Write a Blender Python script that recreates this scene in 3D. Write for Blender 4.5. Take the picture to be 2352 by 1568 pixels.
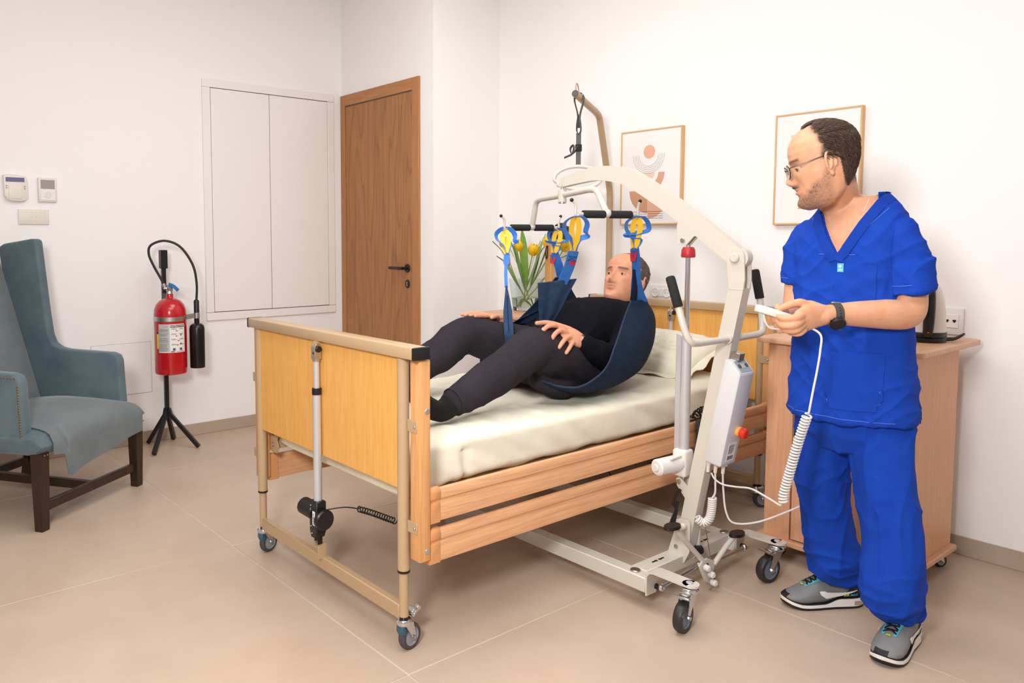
import bpy, bmesh, math, random
from mathutils import Vector, Matrix, noise
for o in list(bpy.data.objects): bpy.data.objects.remove(o)
SC = bpy.context.scene
COL = SC.collection
PI = math.pi
R = math.radians

# ------------------------------------------------------------------ camera
cam = bpy.data.cameras.new('camera'); co = bpy.data.objects.new('camera', cam); COL.objects.link(co)
FW, FH, FPX, PCX, PCY = 2352, 1568, 1786.2, 987.8, 674.1
yaw, pitch = -0.90245, 0.07253
fwd = Vector((math.sin(yaw)*math.cos(pitch), math.cos(yaw)*math.cos(pitch), -math.sin(pitch)))
rgt = Vector((math.cos(yaw), -math.sin(yaw), 0)); up = rgt.cross(fwd)
rm = Matrix((rgt, up, -fwd)).transposed() @ Matrix.Rotation(-0.00088, 3, 'Z')
co.matrix_world = Matrix.Translation((0, 0, 1.26)) @ rm.to_4x4()
cam.sensor_width = 36; cam.lens = FPX/FW*36
cam.shift_x = (FW/2-PCX)/FW; cam.shift_y = -(FH/2-PCY)/FW
cam.clip_start = .05; cam.clip_end = 60
SC.camera = co

# ------------------------------------------------------------------ light and exposure
w = bpy.data.worlds.new('world'); SC.world = w; w.use_nodes = True
w.node_tree.nodes['Background'].inputs[0].default_value = (1, .97, .94, 1)
w.node_tree.nodes['Background'].inputs[1].default_value = .3
def area(name, loc, target, size, power, color=(1, 1, 1), shape='DISK', sy=None):
    l = bpy.data.lights.new(name, 'AREA'); l.shape = shape; l.size = size; l.energy = power; l.color = color
    if sy: l.size_y = sy
    o = bpy.data.objects.new(name, l); COL.objects.link(o); o.location = loc
    o.rotation_euler = (Vector(target)-Vector(loc)).to_track_quat('-Z', 'Y').to_euler()
    return o
area('camera_flash', (-.38, -.30, 1.78), (-2.6, 2.0, 1.15), .45, 60, (.97, .985, 1))
area('ceiling_fill_near', (-1.1, 1.0, 2.90), (-1.1, 1.0, 0), 2.0, 41, (.975, .985, 1), 'SQUARE')  # added soft fill under the ceiling, stands in for bounced flash; no fitting
area('ceiling_fill_far', (-2.7, 1.9, 2.90), (-2.7, 1.9, 0), 1.2, 20, (.975, .985, 1), 'SQUARE')  # second added fill panel, brightens the far end; not a real fixture
SC.view_settings.view_transform = 'Standard'; SC.view_settings.look = 'None'
SC.view_settings.gamma = 1; SC.view_settings.use_curve_mapping = False
SC.view_settings.exposure = 0.08

# ------------------------------------------------------------------ helpers
def lin(c):
    return tuple(((x/255)/12.92 if x/255 <= .04045 else ((x/255+.055)/1.055)**2.4) for x in c)
MATS = {}
def mat(name, col, rough=.5, metal=0, noise_amt=0, nscale=8, col2=None, bump=0, bscale=60, spec=.5, trans=0, ior=1.45, coat=0, sheen=0, stretch=None, emit=0, attr=None, sss=0, detail=4):
    """Principled material; colour varies by a noise between col and col2 (stretch = grain direction)."""
    if name in MATS: return MATS[name]
    m = bpy.data.materials.new(name); m.use_nodes = True; MATS[name] = m
    nt = m.node_tree; b = nt.nodes['Principled BSDF']; L = nt.links.new
    c1 = (*lin(col), 1)
    b.inputs['Base Color'].default_value = c1
    b.inputs['Roughness'].default_value = rough; b.inputs['Metallic'].default_value = metal
    b.inputs['Specular IOR Level'].default_value = spec; b.inputs['IOR'].default_value = ior
    b.inputs['Transmission Weight'].default_value = trans; b.inputs['Coat Weight'].default_value = coat
    if sheen: b.inputs['Sheen Weight'].default_value = sheen; b.inputs['Sheen Roughness'].default_value = .4
    if sss:
        b.inputs['Subsurface Weight'].default_value = sss; b.inputs['Subsurface Radius'].default_value = (1, .35, .2); b.inputs['Subsurface Scale'].default_value = .006
    if emit:
        b.inputs['Emission Color'].default_value = c1; b.inputs['Emission Strength'].default_value = emit
    tc = nt.nodes.new('ShaderNodeTexCoord'); mp = nt.nodes.new('ShaderNodeMapping')
    L(tc.outputs['Object'], mp.inputs[0])
    if stretch: mp.inputs['Scale'].default_value = stretch
    out = None
    if col2 is not None:
        n = nt.nodes.new('ShaderNodeTexNoise'); n.inputs['Scale'].default_value = nscale; n.inputs['Detail'].default_value = detail; n.inputs['Roughness'].default_value = .6
        L(mp.outputs[0], n.inputs['Vector'])
        rp = nt.nodes.new('ShaderNodeValToRGB'); rp.color_ramp.elements[0].position = .33; rp.color_ramp.elements[1].position = .67
        rp.color_ramp.elements[0].color = c1; rp.color_ramp.elements[1].color = (*lin(col2), 1)
        L(n.outputs['Fac'], rp.inputs[0]); out = rp.outputs[0]
    if attr:   # attr = [(attribute, colour), ...] painted masks of the thing's own colours
        for an, ac in attr:
            at = nt.nodes.new('ShaderNodeAttribute'); at.attribute_name = an
            mx = nt.nodes.new('ShaderNodeMix'); mx.data_type = 'RGBA'
            L(at.outputs['Fac'], mx.inputs[0])
            if out: L(out, mx.inputs[6])
            else: mx.inputs[6].default_value = c1
            mx.inputs[7].default_value = (*lin(ac), 1); out = mx.outputs[2]
    if out: L(out, b.inputs['Base Color'])
    if bump:
        n2 = nt.nodes.new('ShaderNodeTexNoise'); n2.inputs['Scale'].default_value = bscale; n2.inputs['Detail'].default_value = 3
        L(mp.outputs[0], n2.inputs['Vector'])
        bp = nt.nodes.new('ShaderNodeBump'); bp.inputs['Strength'].default_value = bump; bp.inputs['Distance'].default_value = .01
        L(n2.outputs['Fac'], bp.inputs['Height']); L(bp.outputs[0], b.inputs['Normal'])
    return m
def wood(name, c1, c2, axis, scale=1, rough=.42, ring=0, coat=0):
    """Wood: fine streaks along one axis plus broad bands."""
    s = [26*scale]*3; s['xyz'.index(axis)] = 1.3*scale
    m = mat(name, c1, rough, 0, col2=c2, nscale=3.2, stretch=tuple(s), bump=.12, bscale=6, coat=coat)
    if ring:
        nt = m.node_tree; b = nt.nodes['Principled BSDF']; L = nt.links.new
        src = b.inputs['Base Color'].links[0].from_socket
        tc = nt.nodes.new('ShaderNodeTexCoord'); mp = nt.nodes.new('ShaderNodeMapping'); L(tc.outputs['Object'], mp.inputs[0])
        s2 = [4.5, 4.5, 4.5]; s2['xyz'.index(axis)] = .42; mp.inputs['Scale'].default_value = s2
        n = nt.nodes.new('ShaderNodeTexNoise'); n.inputs['Scale'].default_value = 1.1; n.inputs['Detail'].default_value = 1.5; L(mp.outputs[0], n.inputs['Vector'])
        mu = nt.nodes.new('ShaderNodeMath'); mu.operation = 'MULTIPLY'; mu.inputs[1].default_value = 26; L(n.outputs['Fac'], mu.inputs[0])
        fr = nt.nodes.new('ShaderNodeMath'); fr.operation = 'PINGPONG'; fr.inputs[1].default_value = 1; L(mu.outputs[0], fr.inputs[0])
        pw = nt.nodes.new('ShaderNodeMath'); pw.operation = 'POWER'; pw.inputs[1].default_value = 5; L(fr.outputs[0], pw.inputs[0])
        sc = nt.nodes.new('ShaderNodeMath'); sc.operation = 'MULTIPLY'; sc.inputs[1].default_value = ring; L(pw.outputs[0], sc.inputs[0])
        mx = nt.nodes.new('ShaderNodeMix'); mx.data_type = 'RGBA'; L(sc.outputs[0], mx.inputs[0]); L(src, mx.inputs[6])
        mx.inputs[7].default_value = (*[x*.42 for x in lin(c1)], 1); L(mx.outputs[2], b.inputs['Base Color'])
    return m

PM = {}
def V(*a): return Vector(a if len(a) > 1 else a[0])
def basis(d):
    d = Vector(d).normalized(); a = Vector((0, 0, 1)) if abs(d.z) < .9 else Vector((1, 0, 0))
    x = a.cross(d).normalized(); return x, d.cross(x)
class G:
    """A bag of vertices and faces that becomes one mesh object."""
    def __init__(s): s.v = []; s.f = []
    def add(s, vs, fs, M=None):
        k = len(s.v)
        s.v += [(M @ Vector(p) if M else Vector(p)) for p in vs]
        s.f += [tuple(i+k for i in f) for f in fs]; return s
    def bm(s, b, M=None):
        b.verts.index_update()
        s.add([v.co.copy() for v in b.verts], [[v.index for v in f.verts] for f in b.faces], M); b.free(); return s
    def box(s, x0, x1, y0, y1, z0, z1, bev=0, seg=2, M=None):
        b = bmesh.new()
        vs = [b.verts.new((x, y, z)) for x in (x0, x1) for y in (y0, y1) for z in (z0, z1)]
        for f in ((0, 1, 3, 2), (4, 6, 7, 5), (0, 4, 5, 1), (2, 3, 7, 6), (0, 2, 6, 4), (1, 5, 7, 3)): b.faces.new([vs[i] for i in f])
        if bev: bmesh.ops.bevel(b, geom=list(b.edges), offset=bev, segments=seg, affect='EDGES', profile=.5)
        return s.bm(b, M)
    def prism(s, poly, d0, d1, plane='xz', bev=0, seg=2, M=None):
        """polygon in a plane, extruded along the third axis from d0 to d1"""
        def P(u, w, d): return {'xz': (u, d, w), 'xy': (u, w, d), 'yz': (d, u, w)}[plane]
        b = bmesh.new(); n = len(poly)
        lo = [b.verts.new(P(u, w, d0)) for u, w in poly]; hi = [b.verts.new(P(u, w, d1)) for u, w in poly]
        b.faces.new(lo[::-1]); b.faces.new(hi)
        for i in range(n): b.faces.new((lo[i], lo[(i+1) % n], hi[(i+1) % n], hi[i]))
        bmesh.ops.recalc_face_normals(b, faces=list(b.faces))
        if bev: bmesh.ops.bevel(b, geom=list(b.edges), offset=bev, segments=seg, affect='EDGES', profile=.5)
        return s.bm(b, M)
    def loft(s, rings, caps=True, closed=False, M=None):
        n = len(rings[0]); m = len(rings); vs = [p for r in rings for p in r]; fs = []
        for i in range(m if closed else m-1):
            a, c = i*n, ((i+1) % m)*n
            for j in range(n): k = (j+1) % n; fs.append((a+j, a+k, c+k, c+j))
        if caps and not closed: fs.append(tuple(range(n))[::-1]); fs.append(tuple((m-1)*n+j for j in range(n)))
        return s.add(vs, fs, M)
    def tube(s, path, r, n=12, caps=True, closed=False, M=None, flat=1, up=None):
        """round tube along a path; r scalar or list; flat squashes the second axis"""
        path = [Vector(p) for p in path]; m = len(path); rings = []
        T = []
        for i in range(m):
            a = path[(i-1) % m] if (closed or i > 0) else path[i]; c = path[(i+1) % m] if (closed or i < m-1) else path[i]
            T.append((c-a).normalized() if (c-a).length > 1e-9 else Vector((0, 0, 1)))
        if up is not None: x = Vector(up); x = (x-T[0]*x.dot(T[0])).normalized()
        else: x, _ = basis(T[0])
        for i in range(m):
            x = (x-T[i]*x.dot(T[i]))
            x = x.normalized() if x.length > 1e-6 else basis(T[i])[0]
            y = T[i].cross(x); rr = r[i] if isinstance(r, (list, tuple)) else r
            ra, rb = rr if isinstance(rr, (list, tuple)) else (rr, rr*flat)
            rings.append([path[i]+x*math.cos(2*PI*j/n)*ra+y*math.sin(2*PI*j/n)*rb for j in range(n)])
        return s.loft(rings, caps, closed, M)
    def cyl(s, p0, p1, r, n=16, bev=0, M=None):
        p0, p1 = Vector(p0), Vector(p1); d = (p1-p0).normalized()
        if bev: return s.tube([p0, p0+d*1e-5, p0+d*bev, p1-d*bev, p1-d*1e-5, p1], [r-bev, r-bev, r, r, r-bev, r-bev], n, M=M)
        return s.tube([p0, p1], r, n, M=M)
    def lathe(s, prof, n=24, M=None, caps=True):
        return s.loft([[Vector((r*math.cos(2*PI*j/n), r*math.sin(2*PI*j/n), z)) for j in range(n)] for r, z in prof], caps, False, M)
    def ell(s, c, rad, n=16, m=10, M=None):
        c = Vector(c); rad = (rad,)*3 if not isinstance(rad, (tuple, list)) else rad
        rings = []
        for i in range(m+1):
            t = -PI/2+PI*i/m; q = max(math.cos(t), 1e-3)
            rings.append([c+Vector((rad[0]*q*math.cos(2*PI*j/n), rad[1]*q*math.sin(2*PI*j/n), rad[2]*math.sin(t))) for j in range(n)])
        return s.loft(rings, True, False, M)
    def ribbon(s, path, wdir, w, t=.002, M=None):
        """flat band: path, width direction (one or one per point), width (one or list), thickness"""
        path = [Vector(p) for p in path]; m = len(path); rings = []
        for i in range(m):
            T = (path[min(i+1, m-1)]-path[max(i-1, 0)]).normalized()
            d = Vector(wdir[i] if isinstance(wdir[0], (tuple, list, Vector)) else wdir); d = (d-T*d.dot(T)).normalized(); nn = T.cross(d)
            ww = w[i] if isinstance(w, (list, tuple)) else w
            rings.append([path[i]+d*ww/2+nn*t/2, path[i]-d*ww/2+nn*t/2, path[i]-d*ww/2-nn*t/2, path[i]+d*ww/2-nn*t/2])
        return s.loft(rings, True, False, M)
    def sheet(s, grid, t=.003, M=None):
        """grid of points (rows of columns) thickened into a thin closed shell"""
        m, n = len(grid), len(grid[0]); g = [[Vector(p) for p in r] for r in grid]
        N = []
        for i in range(m):
            row = []
            for j in range(n):
                a = g[min(i+1, m-1)][j]-g[max(i-1, 0)][j]; c = g[i][min(j+1, n-1)]-g[i][max(j-1, 0)]
                q = a.cross(c); row.append(q.normalized() if q.length > 1e-12 else Vector((0, 0, 1)))
            N.append(row)
        vs = [g[i][j]+N[i][j]*t/2 for i in range(m) for j in range(n)]+[g[i][j]-N[i][j]*t/2 for i in range(m) for j in range(n)]
        o = m*n; fs = []
        for i in range(m-1):
            for j in range(n-1):
                a, b, c, d = i*n+j, i*n+j+1, (i+1)*n+j+1, (i+1)*n+j
                fs.append((a, d, c, b)); fs.append((o+a, o+b, o+c, o+d))
        for j in range(n-1):
            fs.append((j, j+1, o+j+1, o+j)); k = (m-1)*n+j; fs.append((k, o+k, o+k+1, k+1))
        for i in range(m-1):
            a, b = i*n, (i+1)*n; fs.append((a, o+a, o+b, b)); a += n-1; b += n-1; fs.append((a, b, o+b, o+a))
        return s.add(vs, fs, M)
    def build(s, name, m, parent=None, local=False, sharp=38, smooth=True):
        me = bpy.data.meshes.new(name)
        inv = PM[parent].inverted() if (parent and not local and parent in PM) else None
        me.from_pydata([tuple(inv @ p) if inv else tuple(p) for p in s.v], [], s.f)
        b = bmesh.new(); b.from_mesh(me); bmesh.ops.remove_doubles(b, verts=list(b.verts), dist=1e-6)
        bmesh.ops.recalc_face_normals(b, faces=list(b.faces))
        if smooth:
            lim = R(sharp)
            for f in b.faces: f.smooth = True
            for e in b.edges:
                if len(e.link_faces) == 2 and e.calc_face_angle(0) > lim: e.smooth = False
        b.to_mesh(me); b.free()
        me.materials.append(m)
        o = bpy.data.objects.new(name, me); COL.objects.link(o)
        if parent: o.parent = parent; PM[o] = PM.get(parent, Matrix())
        else: PM[o] = Matrix()
        return o
def tag(o, label=None, cat=None, group=None, kind=None):
    if label: o['label'] = label
    if cat: o['category'] = cat
    if group: o['group'] = group
    if kind: o['kind'] = kind
    return o
def thing(name, label, cat, loc=(0, 0, 0), rz=0, group=None):
    o = bpy.data.objects.new(name, None); COL.objects.link(o); o.empty_display_size = .1
    o.location = loc; o.rotation_euler = (0, 0, rz)
    PM[o] = Matrix.Translation(loc) @ Matrix.Rotation(rz, 4, 'Z')
    return tag(o, label, cat, group)
def copy_tree(o, parent=None):
    c = o.copy(); COL.objects.link(c)
    if parent: c.parent = parent
    for ch in list(o.children): copy_tree(ch, c)
    return c
def bez(pts, n=8, closed=False):
    """smooth Catmull-Rom path through points"""
    P = [Vector(p) for p in pts]; out = []; m = len(P)
    for i in range(m if closed else m-1):
        p0 = P[(i-1) % m] if (closed or i > 0) else P[0]*2-P[1]; p1 = P[i]; p2 = P[(i+1) % m]
        p3 = P[(i+2) % m] if (closed or i < m-2) else P[-1]*2-P[-2]
        for k in range(n):
            t = k/n; out.append(.5*((2*p1)+(p2-p0)*t+(2*p0-5*p1+4*p2-p3)*t*t+(3*p1-p0-3*p2+p3)*t**3))
    if not closed: out.append(P[-1])
    return out
def lerpl(xs, t):
    """value at t in 0..1 along a list (smooth)"""
    k = t*(len(xs)-1); i = min(int(k), len(xs)-2); u = k-i
    return xs[i]*(1-u)+xs[i+1]*u
def coil(p0, p1, rad, r, turns, per=10):
    p0, p1 = Vector(p0), Vector(p1); x, y = basis(p1-p0); n = int(turns*per)
    return [p0+(p1-p0)*(i/n)+x*math.cos(2*PI*i/per)*rad+y*math.sin(2*PI*i/per)*rad for i in range(n+1)]
def coil_path(path, rad, turns, per=10):
    path = [Vector(p) for p in path]; L = [0]
    for a, b in zip(path, path[1:]): L.append(L[-1]+(b-a).length)
    n = int(turns*per); out = []; k = 0
    x = None
    for i in range(n+1):
        d = L[-1]*i/n
        while k < len(L)-2 and L[k+1] < d: k += 1
        T = (path[k+1]-path[k]).normalized(); c = path[k]+T*(d-L[k])
        if x is None: x, _ = basis(T)
        x = (x-T*x.dot(T)).normalized(); y = T.cross(x)
        out.append(c+x*math.cos(2*PI*i/per)*rad+y*math.sin(2*PI*i/per)*rad)
    return out
def text_geo(txt, size, fn, align='CENTER', bold=0):
    """lettering: returns verts, faces with every (x,y) sent through fn"""
    cu = bpy.data.curves.new('t', 'FONT'); cu.body = txt; cu.size = size; cu.align_x = align; cu.align_y = 'CENTER'; cu.offset = bold
    cu.resolution_u = 3
    o = bpy.data.objects.new('t', cu); COL.objects.link(o)
    me = bpy.data.meshes.new_from_object(o.evaluated_get(bpy.context.evaluated_depsgraph_get()))
    vs = [fn(v.co.x, v.co.y) for v in me.vertices]; fs = [tuple(p.vertices) for p in me.polygons]
    bpy.data.objects.remove(o); bpy.data.meshes.remove(me); bpy.data.curves.remove(cu)
    return vs, fs
# ------------------------------------------------------------------ materials
WALL = mat('wall_paint', (249, 246, 244), .75, bump=.03, bscale=90)
CEIL = mat('ceiling_paint', (246, 244, 242), .8)
TILE = mat('floor_tile', (190, 167, 147), .42, col2=(199, 177, 157), nscale=3.0, bump=.02, bscale=40, detail=8)
GROUT = mat('grout', (214, 197, 180), .8)
SKIRT = mat('skirting_tile', (176, 157, 139), .5, col2=(185, 167, 149), nscale=6)
TRIMW = mat('white_lacquer', (245, 240, 236), .45)
GAP = mat('shadow_gap', (120, 108, 102), .8)
OAK = wood('oak_veneer', (182, 125, 77), (162, 107, 63), 'z', .8, .45, ring=.55)
OAKF = wood('oak_frame', (190, 132, 82), (172, 116, 70), 'z', 1.2, .45)
BLACKM = mat('black_metal', (26, 25, 25), .4)
BLACKP = mat('black_plastic', (24, 23, 23), .38)
CHROME = mat('chrome', (215, 217, 218), .14, 1)
STEEL = mat('brushed_steel', (190, 190, 188), .32, 1)
ALU = mat('aluminium', (206, 206, 208), .36, .45)
RUBBER = mat('grey_rubber', (72, 70, 70), .6)
HUB = mat('grey_hub', (150, 152, 158), .5)
BEIGE = mat('beige_steel', (186, 156, 120), .36, coat=.2)
PANEL = wood('yellow_beech_panel', (236, 178, 96), (226, 162, 80), 'z', 1.6, .4)
BEECH = wood('beech_rail', (232, 178, 132), (217, 158, 112), 'y', 1.1, .4, ring=.25)
BEECHV = wood('beech_post', (228, 170, 112), (214, 152, 96), 'z', 1.1, .42, ring=.25)
CAPP = mat('tan_plastic_cap', (216, 152, 98), .45)
NIGHT = wood('pear_veneer', (226, 170, 132), (214, 155, 117), 'z', 1.3, .45)
NIGHTX = wood('pear_veneer_top', (221, 172, 136), (210, 158, 122), 'x', 1.3, .4)
NIGHTE = mat('pear_edge', (208, 156, 112), .45)
WPLAST = mat('white_plastic', (240, 238, 234), .35)
CPLAST = mat('cream_plastic', (232, 226, 216), .4)
SHEET = mat('cream_cotton', (236, 229, 207), .88, col2=(240, 234, 214), nscale=5, bump=.45, bscale=9, spec=.2)
GLASS = mat('clear_glass', (236, 244, 241), .02, trans=1, ior=1.45)

# ------------------------------------------------------------------ room shell
XL, YB, XN, YD, XR, YF, ZC = -4.776, 3.522, -3.733, 2.974, 2.3, -2.6, 2.96
fl = tag(G().box(XL-.1, XR+.1, YF-.1, YB+.1, -.12, -.0015).build('floor', GROUT), kind='structure')
tx = [-5.35+1.205*i for i in range(8)]; ty = [-3.588+1.2193*i for i in range(8)]
tme = None
for i in range(7):
    for j in range(7):
        x0, x1, y0, y1 = max(tx[i]+.0017, XL), min(tx[i+1]-.0017, XR), max(ty[j]+.0017, YF), min(ty[j+1]-.0017, YB)
        if x1-x0 < .05 or y1-y0 < .05: continue
        G().box(x0, x1, y0, y1, -.01, 0, .0012, 1).build('tile', TILE, fl)
def wall(name, *b): return tag(G().box(*b).build(name, WALL), kind='structure')
wall('wall_left', XL-.12, XL, YF-.1, YD+.1, 0, ZC)
wall('wall_door_side', XL-.12, XN, YD, YD+.12, 0, ZC)
wall('wall_return', XN-.12, XN, YD+.12, YB+.12, 0, ZC)
wall('wall_back', XN, XR+.1, YB, YB+.12, 0, ZC)
wall('wall_right', XR, XR+.12, YF-.1, YB, 0, ZC)
wall('wall_front', XL, XR, YF-.12, YF, 0, ZC)
tag(G().box(XL-.1, XR+.1, YF-.1, YB+.1, ZC, ZC+.1).build('ceiling', CEIL), kind='structure')
def skirting(name, p0, p1, nrm, h=.075, t=.009):
    root = tag(thing(name, None, None), kind='structure')
    p0, p1, nrm = Vector(p0), Vector(p1), Vector(nrm); L = (p1-p0).length; d = (p1-p0)/L; a = 0
    while a < L-.001:
        b = min(a+1.2, L)
        q0, q1 = p0+d*(a+.0015), p0+d*(b-.0015)
        xs = sorted((q0.x, q1.x)) if abs(d.x) > .5 else sorted((p0.x, p0.x+nrm.x*t))
        ys = sorted((q0.y, q1.y)) if abs(d.y) > .5 else sorted((p0.y, p0.y+nrm.y*t))
        G().box(xs[0], xs[1], ys[0], ys[1], 0, h, .002, 1).build('tile', SKIRT, root); a = b
skirting('baseboard_left', (XL, 1.291, 0), (XL, YD, 0), (1, 0, 0)); skirting('baseboard_left', (XL, 1.288, 0), (XL, YF, 0), (1, 0, 0))
skirting('baseboard_back', (XN, YB, 0), (XR, YB, 0), (0, -1, 0)); skirting('baseboard_return', (XN, YD, 0), (XN, YB, 0), (1, 0, 0))
skirting('baseboard_door_side', (-3.84, YD, 0), (XN, YD, 0), (0, -1, 0))

# door in the side wall
dr = tag(thing('door_1', 'oak veneer door with black lever handle beside the white wall cabinet', None, (-4.33, YD, 0)), kind='structure')
dx0, dx1, dz = XL+.004, -3.862, 2.25
G().box(dx0, dx0+.055, YD-.014, YD+.01, 0, dz, .002, 1).build('door_jamb', OAKF, dr); G().box(dx1-.07, dx1, YD-.014, YD+.01, 0, dz, .002, 1).build('door_jamb', OAKF, dr)
wood('oak_frame_x', (190, 132, 82), (172, 116, 70), 'x', 1.2, .45)
G().box(dx0+.055, dx1-.07, YD-.014, YD+.01, dz-.075, dz, .002, 1).build('door_head', MATS['oak_frame_x'], dr)
G().box(dx0+.05, dx1-.06, YD-.0035, YD-.0015, 0, dz-.07).build('shadow_gap', GAP, dr)
lf = G().box(dx0+.062, dx1-.074, YD-.0085, YD-.0035, .006, dz-.083, .001, 1).build('door_leaf', OAK, dr)
hx, hz = -3.985, 1.062
h = G(); h.cyl((hx, YD-.0085, hz), (hx, YD-.018, hz), .027, 24, .002).cyl((hx, YD-.018, hz), (hx, YD-.052, hz), .010, 14)
h.tube(bez([(hx, YD-.052, hz), (hx-.02, YD-.056, hz), (hx-.075, YD-.056, hz), (hx-.137, YD-.056, hz)], 4), .0095, 12)
h.build('door_handle', BLACKM, dr)
h = G(); h.tube([(hx, YD-.0085, hz-.1), (hx, YD-.016, hz-.1)], [(.021, .027), (.020, .026)], 24, up=(1, 0, 0)).build('lock_plate', BLACKM, dr)
G().cyl((hx, YD-.016, hz-.093), (hx, YD-.0172, hz-.093), .006, 12).box(hx-.003, hx+.003, YD-.0172, YD-.016, hz-.115, hz-.095).build('lock_cylinder', STEEL, dr)

# white cabinet let into the left wall
wc = thing('wall_cabinet', 'white flush two-door cabinet set in the wall beside the oak door', 'wall cabinet', (XL, 2.42, .73))
y0, y1, z0, z1 = 1.945, 2.902, .727, 2.254
f = G(); t = .014; b = .052
f.box(XL, XL+t, y0, y1, z1-b, z1, .002, 1).box(XL, XL+t, y0, y1, z0, z0+b, .002, 1).box(XL, XL+t, y0, y0+b, z0+b, z1-b, .002, 1).box(XL, XL+t, y1-b, y1, z0+b, z1-b, .002, 1)
f.build('frame', TRIMW, wc)
G().box(XL, XL+.004, y0+b, y1-b, z0+b, z1-b).build('shadow_gap', GAP, wc)
ym = 2.405
for a, c in ((y0+b+.003, ym-.002), (ym+.002, y1-b-.003)): G().box(XL+.004, XL+.012, a, c, z0+b+.003, z1-b-.003, .001, 1).build('door', TRIMW, wc)
# small flush hatch
hc = thing('access_hatch', 'small flush white hatch low in the wall behind the extinguisher', 'hatch', (XL, 1.41, .31))
G().box(XL, XL+.0015, 1.239, 1.590, .311, .625).build('shadow_gap', mat('pale_gap', (198, 186, 180), .8), hc); G().box(XL, XL+.004, 1.242, 1.587, .314, .622, .001, 1).build('panel', WALL, hc)

# wall controls
k = thing('alarm_keypad', 'white alarm keypad with blue screen, leftmost on the wall above the armchair', 'keypad', (XL, .878, 1.45))
pr = [(.815, 1.60), (.84, 1.603), (.90, 1.600), (.928, 1.592), (.934, 1.57), (.936, 1.48), (.925, 1.463), (.90, 1.456), (.85, 1.458), (.828, 1.468), (.818, 1.49)]
G().prism(pr, XL, XL+.026, 'yz', .005, 2).build('body', CPLAST, k)
G().box(XL+.024, XL+.0275, .826, .918, 1.562, 1.586, .001, 1).build('screen', mat('blue_lcd', (112, 110, 150), .25), k)
G().box(XL+.022, XL+.0295, .838, .905, 1.470, 1.545, .004, 2).build('flap', CPLAST, k)
for (yy, zz) in ((.918, 1.538), (.918, 1.526), (.829, 1.540), (.829, 1.528)): G().box(XL+.024, XL+.0275, yy-.004, yy+.004, zz-.002, zz+.002).build('indicator', mat('grey_mark', (120, 112, 110), .5), k)
k = thing('thermostat', 'white thermostat with grey display and round dial, beside the alarm keypad', 'thermostat', (XL, 1.036, 1.456))
G().box(XL, XL+.018, .988, 1.083, 1.458, 1.592, .004, 2).build('frame', CPLAST, k)
G().box(XL+.012, XL+.0195, .998, 1.074, 1.468, 1.582, .001, 1).build('face', WPLAST, k)
G().box(XL+.018, XL+.0205, 1.0, 1.072, 1.530, 1.580, .0008, 1).build('display', mat('grey_lcd', (168, 158, 152), .25), k)
d = G(); Mx = Matrix.Translation((XL+.0195, 1.036, 1.496)) @ Matrix.Rotation(PI/2, 4, 'Y'); d.lathe([(.017, 0), (.017, .002), (.0145, .0025), (.0135, .001), (.0, .001)], 24, Mx).build('dial', CPLAST, k)
k = thing('switch_plate', 'wide white switch plate with faint touch symbols under the thermostat', 'switch plate', (XL, .962, 1.33))
G().box(XL, XL+.010, .885, 1.040, 1.332, 1.415, .003, 2).build('plate', CPLAST, k)
for i in range(6):
    for j in range(3):
        if j == 1 and i in (1,): continue
        G().box(XL+.0095, XL+.0106, .905+i*.0225-.003, .905+i*.0225+.003, 1.350+j*.024-.0012, 1.350+j*.024+.0012).build('symbol', mat('pale_mark', (205, 200, 194), .5), k)

def socket(name, label, x, z, w, hh, kind):
    k = thing(name, label, 'socket', (x, YB, z-hh/2))
    G().box(x-w/2, x+w/2, YB-.009, YB, z-hh/2, z+hh/2, .002, 2).build('plate', WPLAST, k)
    G().box(x-w*.31, x+w*.31, YB-.012, YB-.008, z-hh*.25, z+hh*.25, .0008, 1).build('insert', TRIMW, k)
    for s in (-1, 1):
        if kind == 'data':
            q = x+s*w*.15; p = [(q-.006, z+.006), (q+.006, z+.006), (q+.006, z-.001), (q+.003, z-.001), (q+.003, z-.005), (q-.003, z-.005), (q-.003, z-.001), (q-.006, z-.001)]
            G().prism(p, YB-.0128, YB-.0115, 'xz').build('port', BLACKP, k)
        else:
            q = x+s*w*.24; Mx = Matrix.Translation((q, YB-.012, z)) @ Matrix.Rotation(PI/2, 4, 'X')
            G().lathe([(.024, 0), (.024, .002), (.022, .003), (.0205, .003), (.019, .0012), (.0005, .0012)], 24, Mx).build('well', WPLAST, k)
            G().cyl((q-.008, YB-.0125, z), (q-.008, YB-.0137, z), .0020, 10).cyl((q+.008, YB-.0125, z), (q+.008, YB-.0137, z), .0020, 10).build('pin_hole', GAP, k)
socket('data_socket', 'white data socket plate with two ports beside the kettle', -1.125, .927, .085, .105, 'data')
socket('power_socket', 'white double power socket just above the headboard rail', -2.47, .965, .15, .08, 'power')

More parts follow.
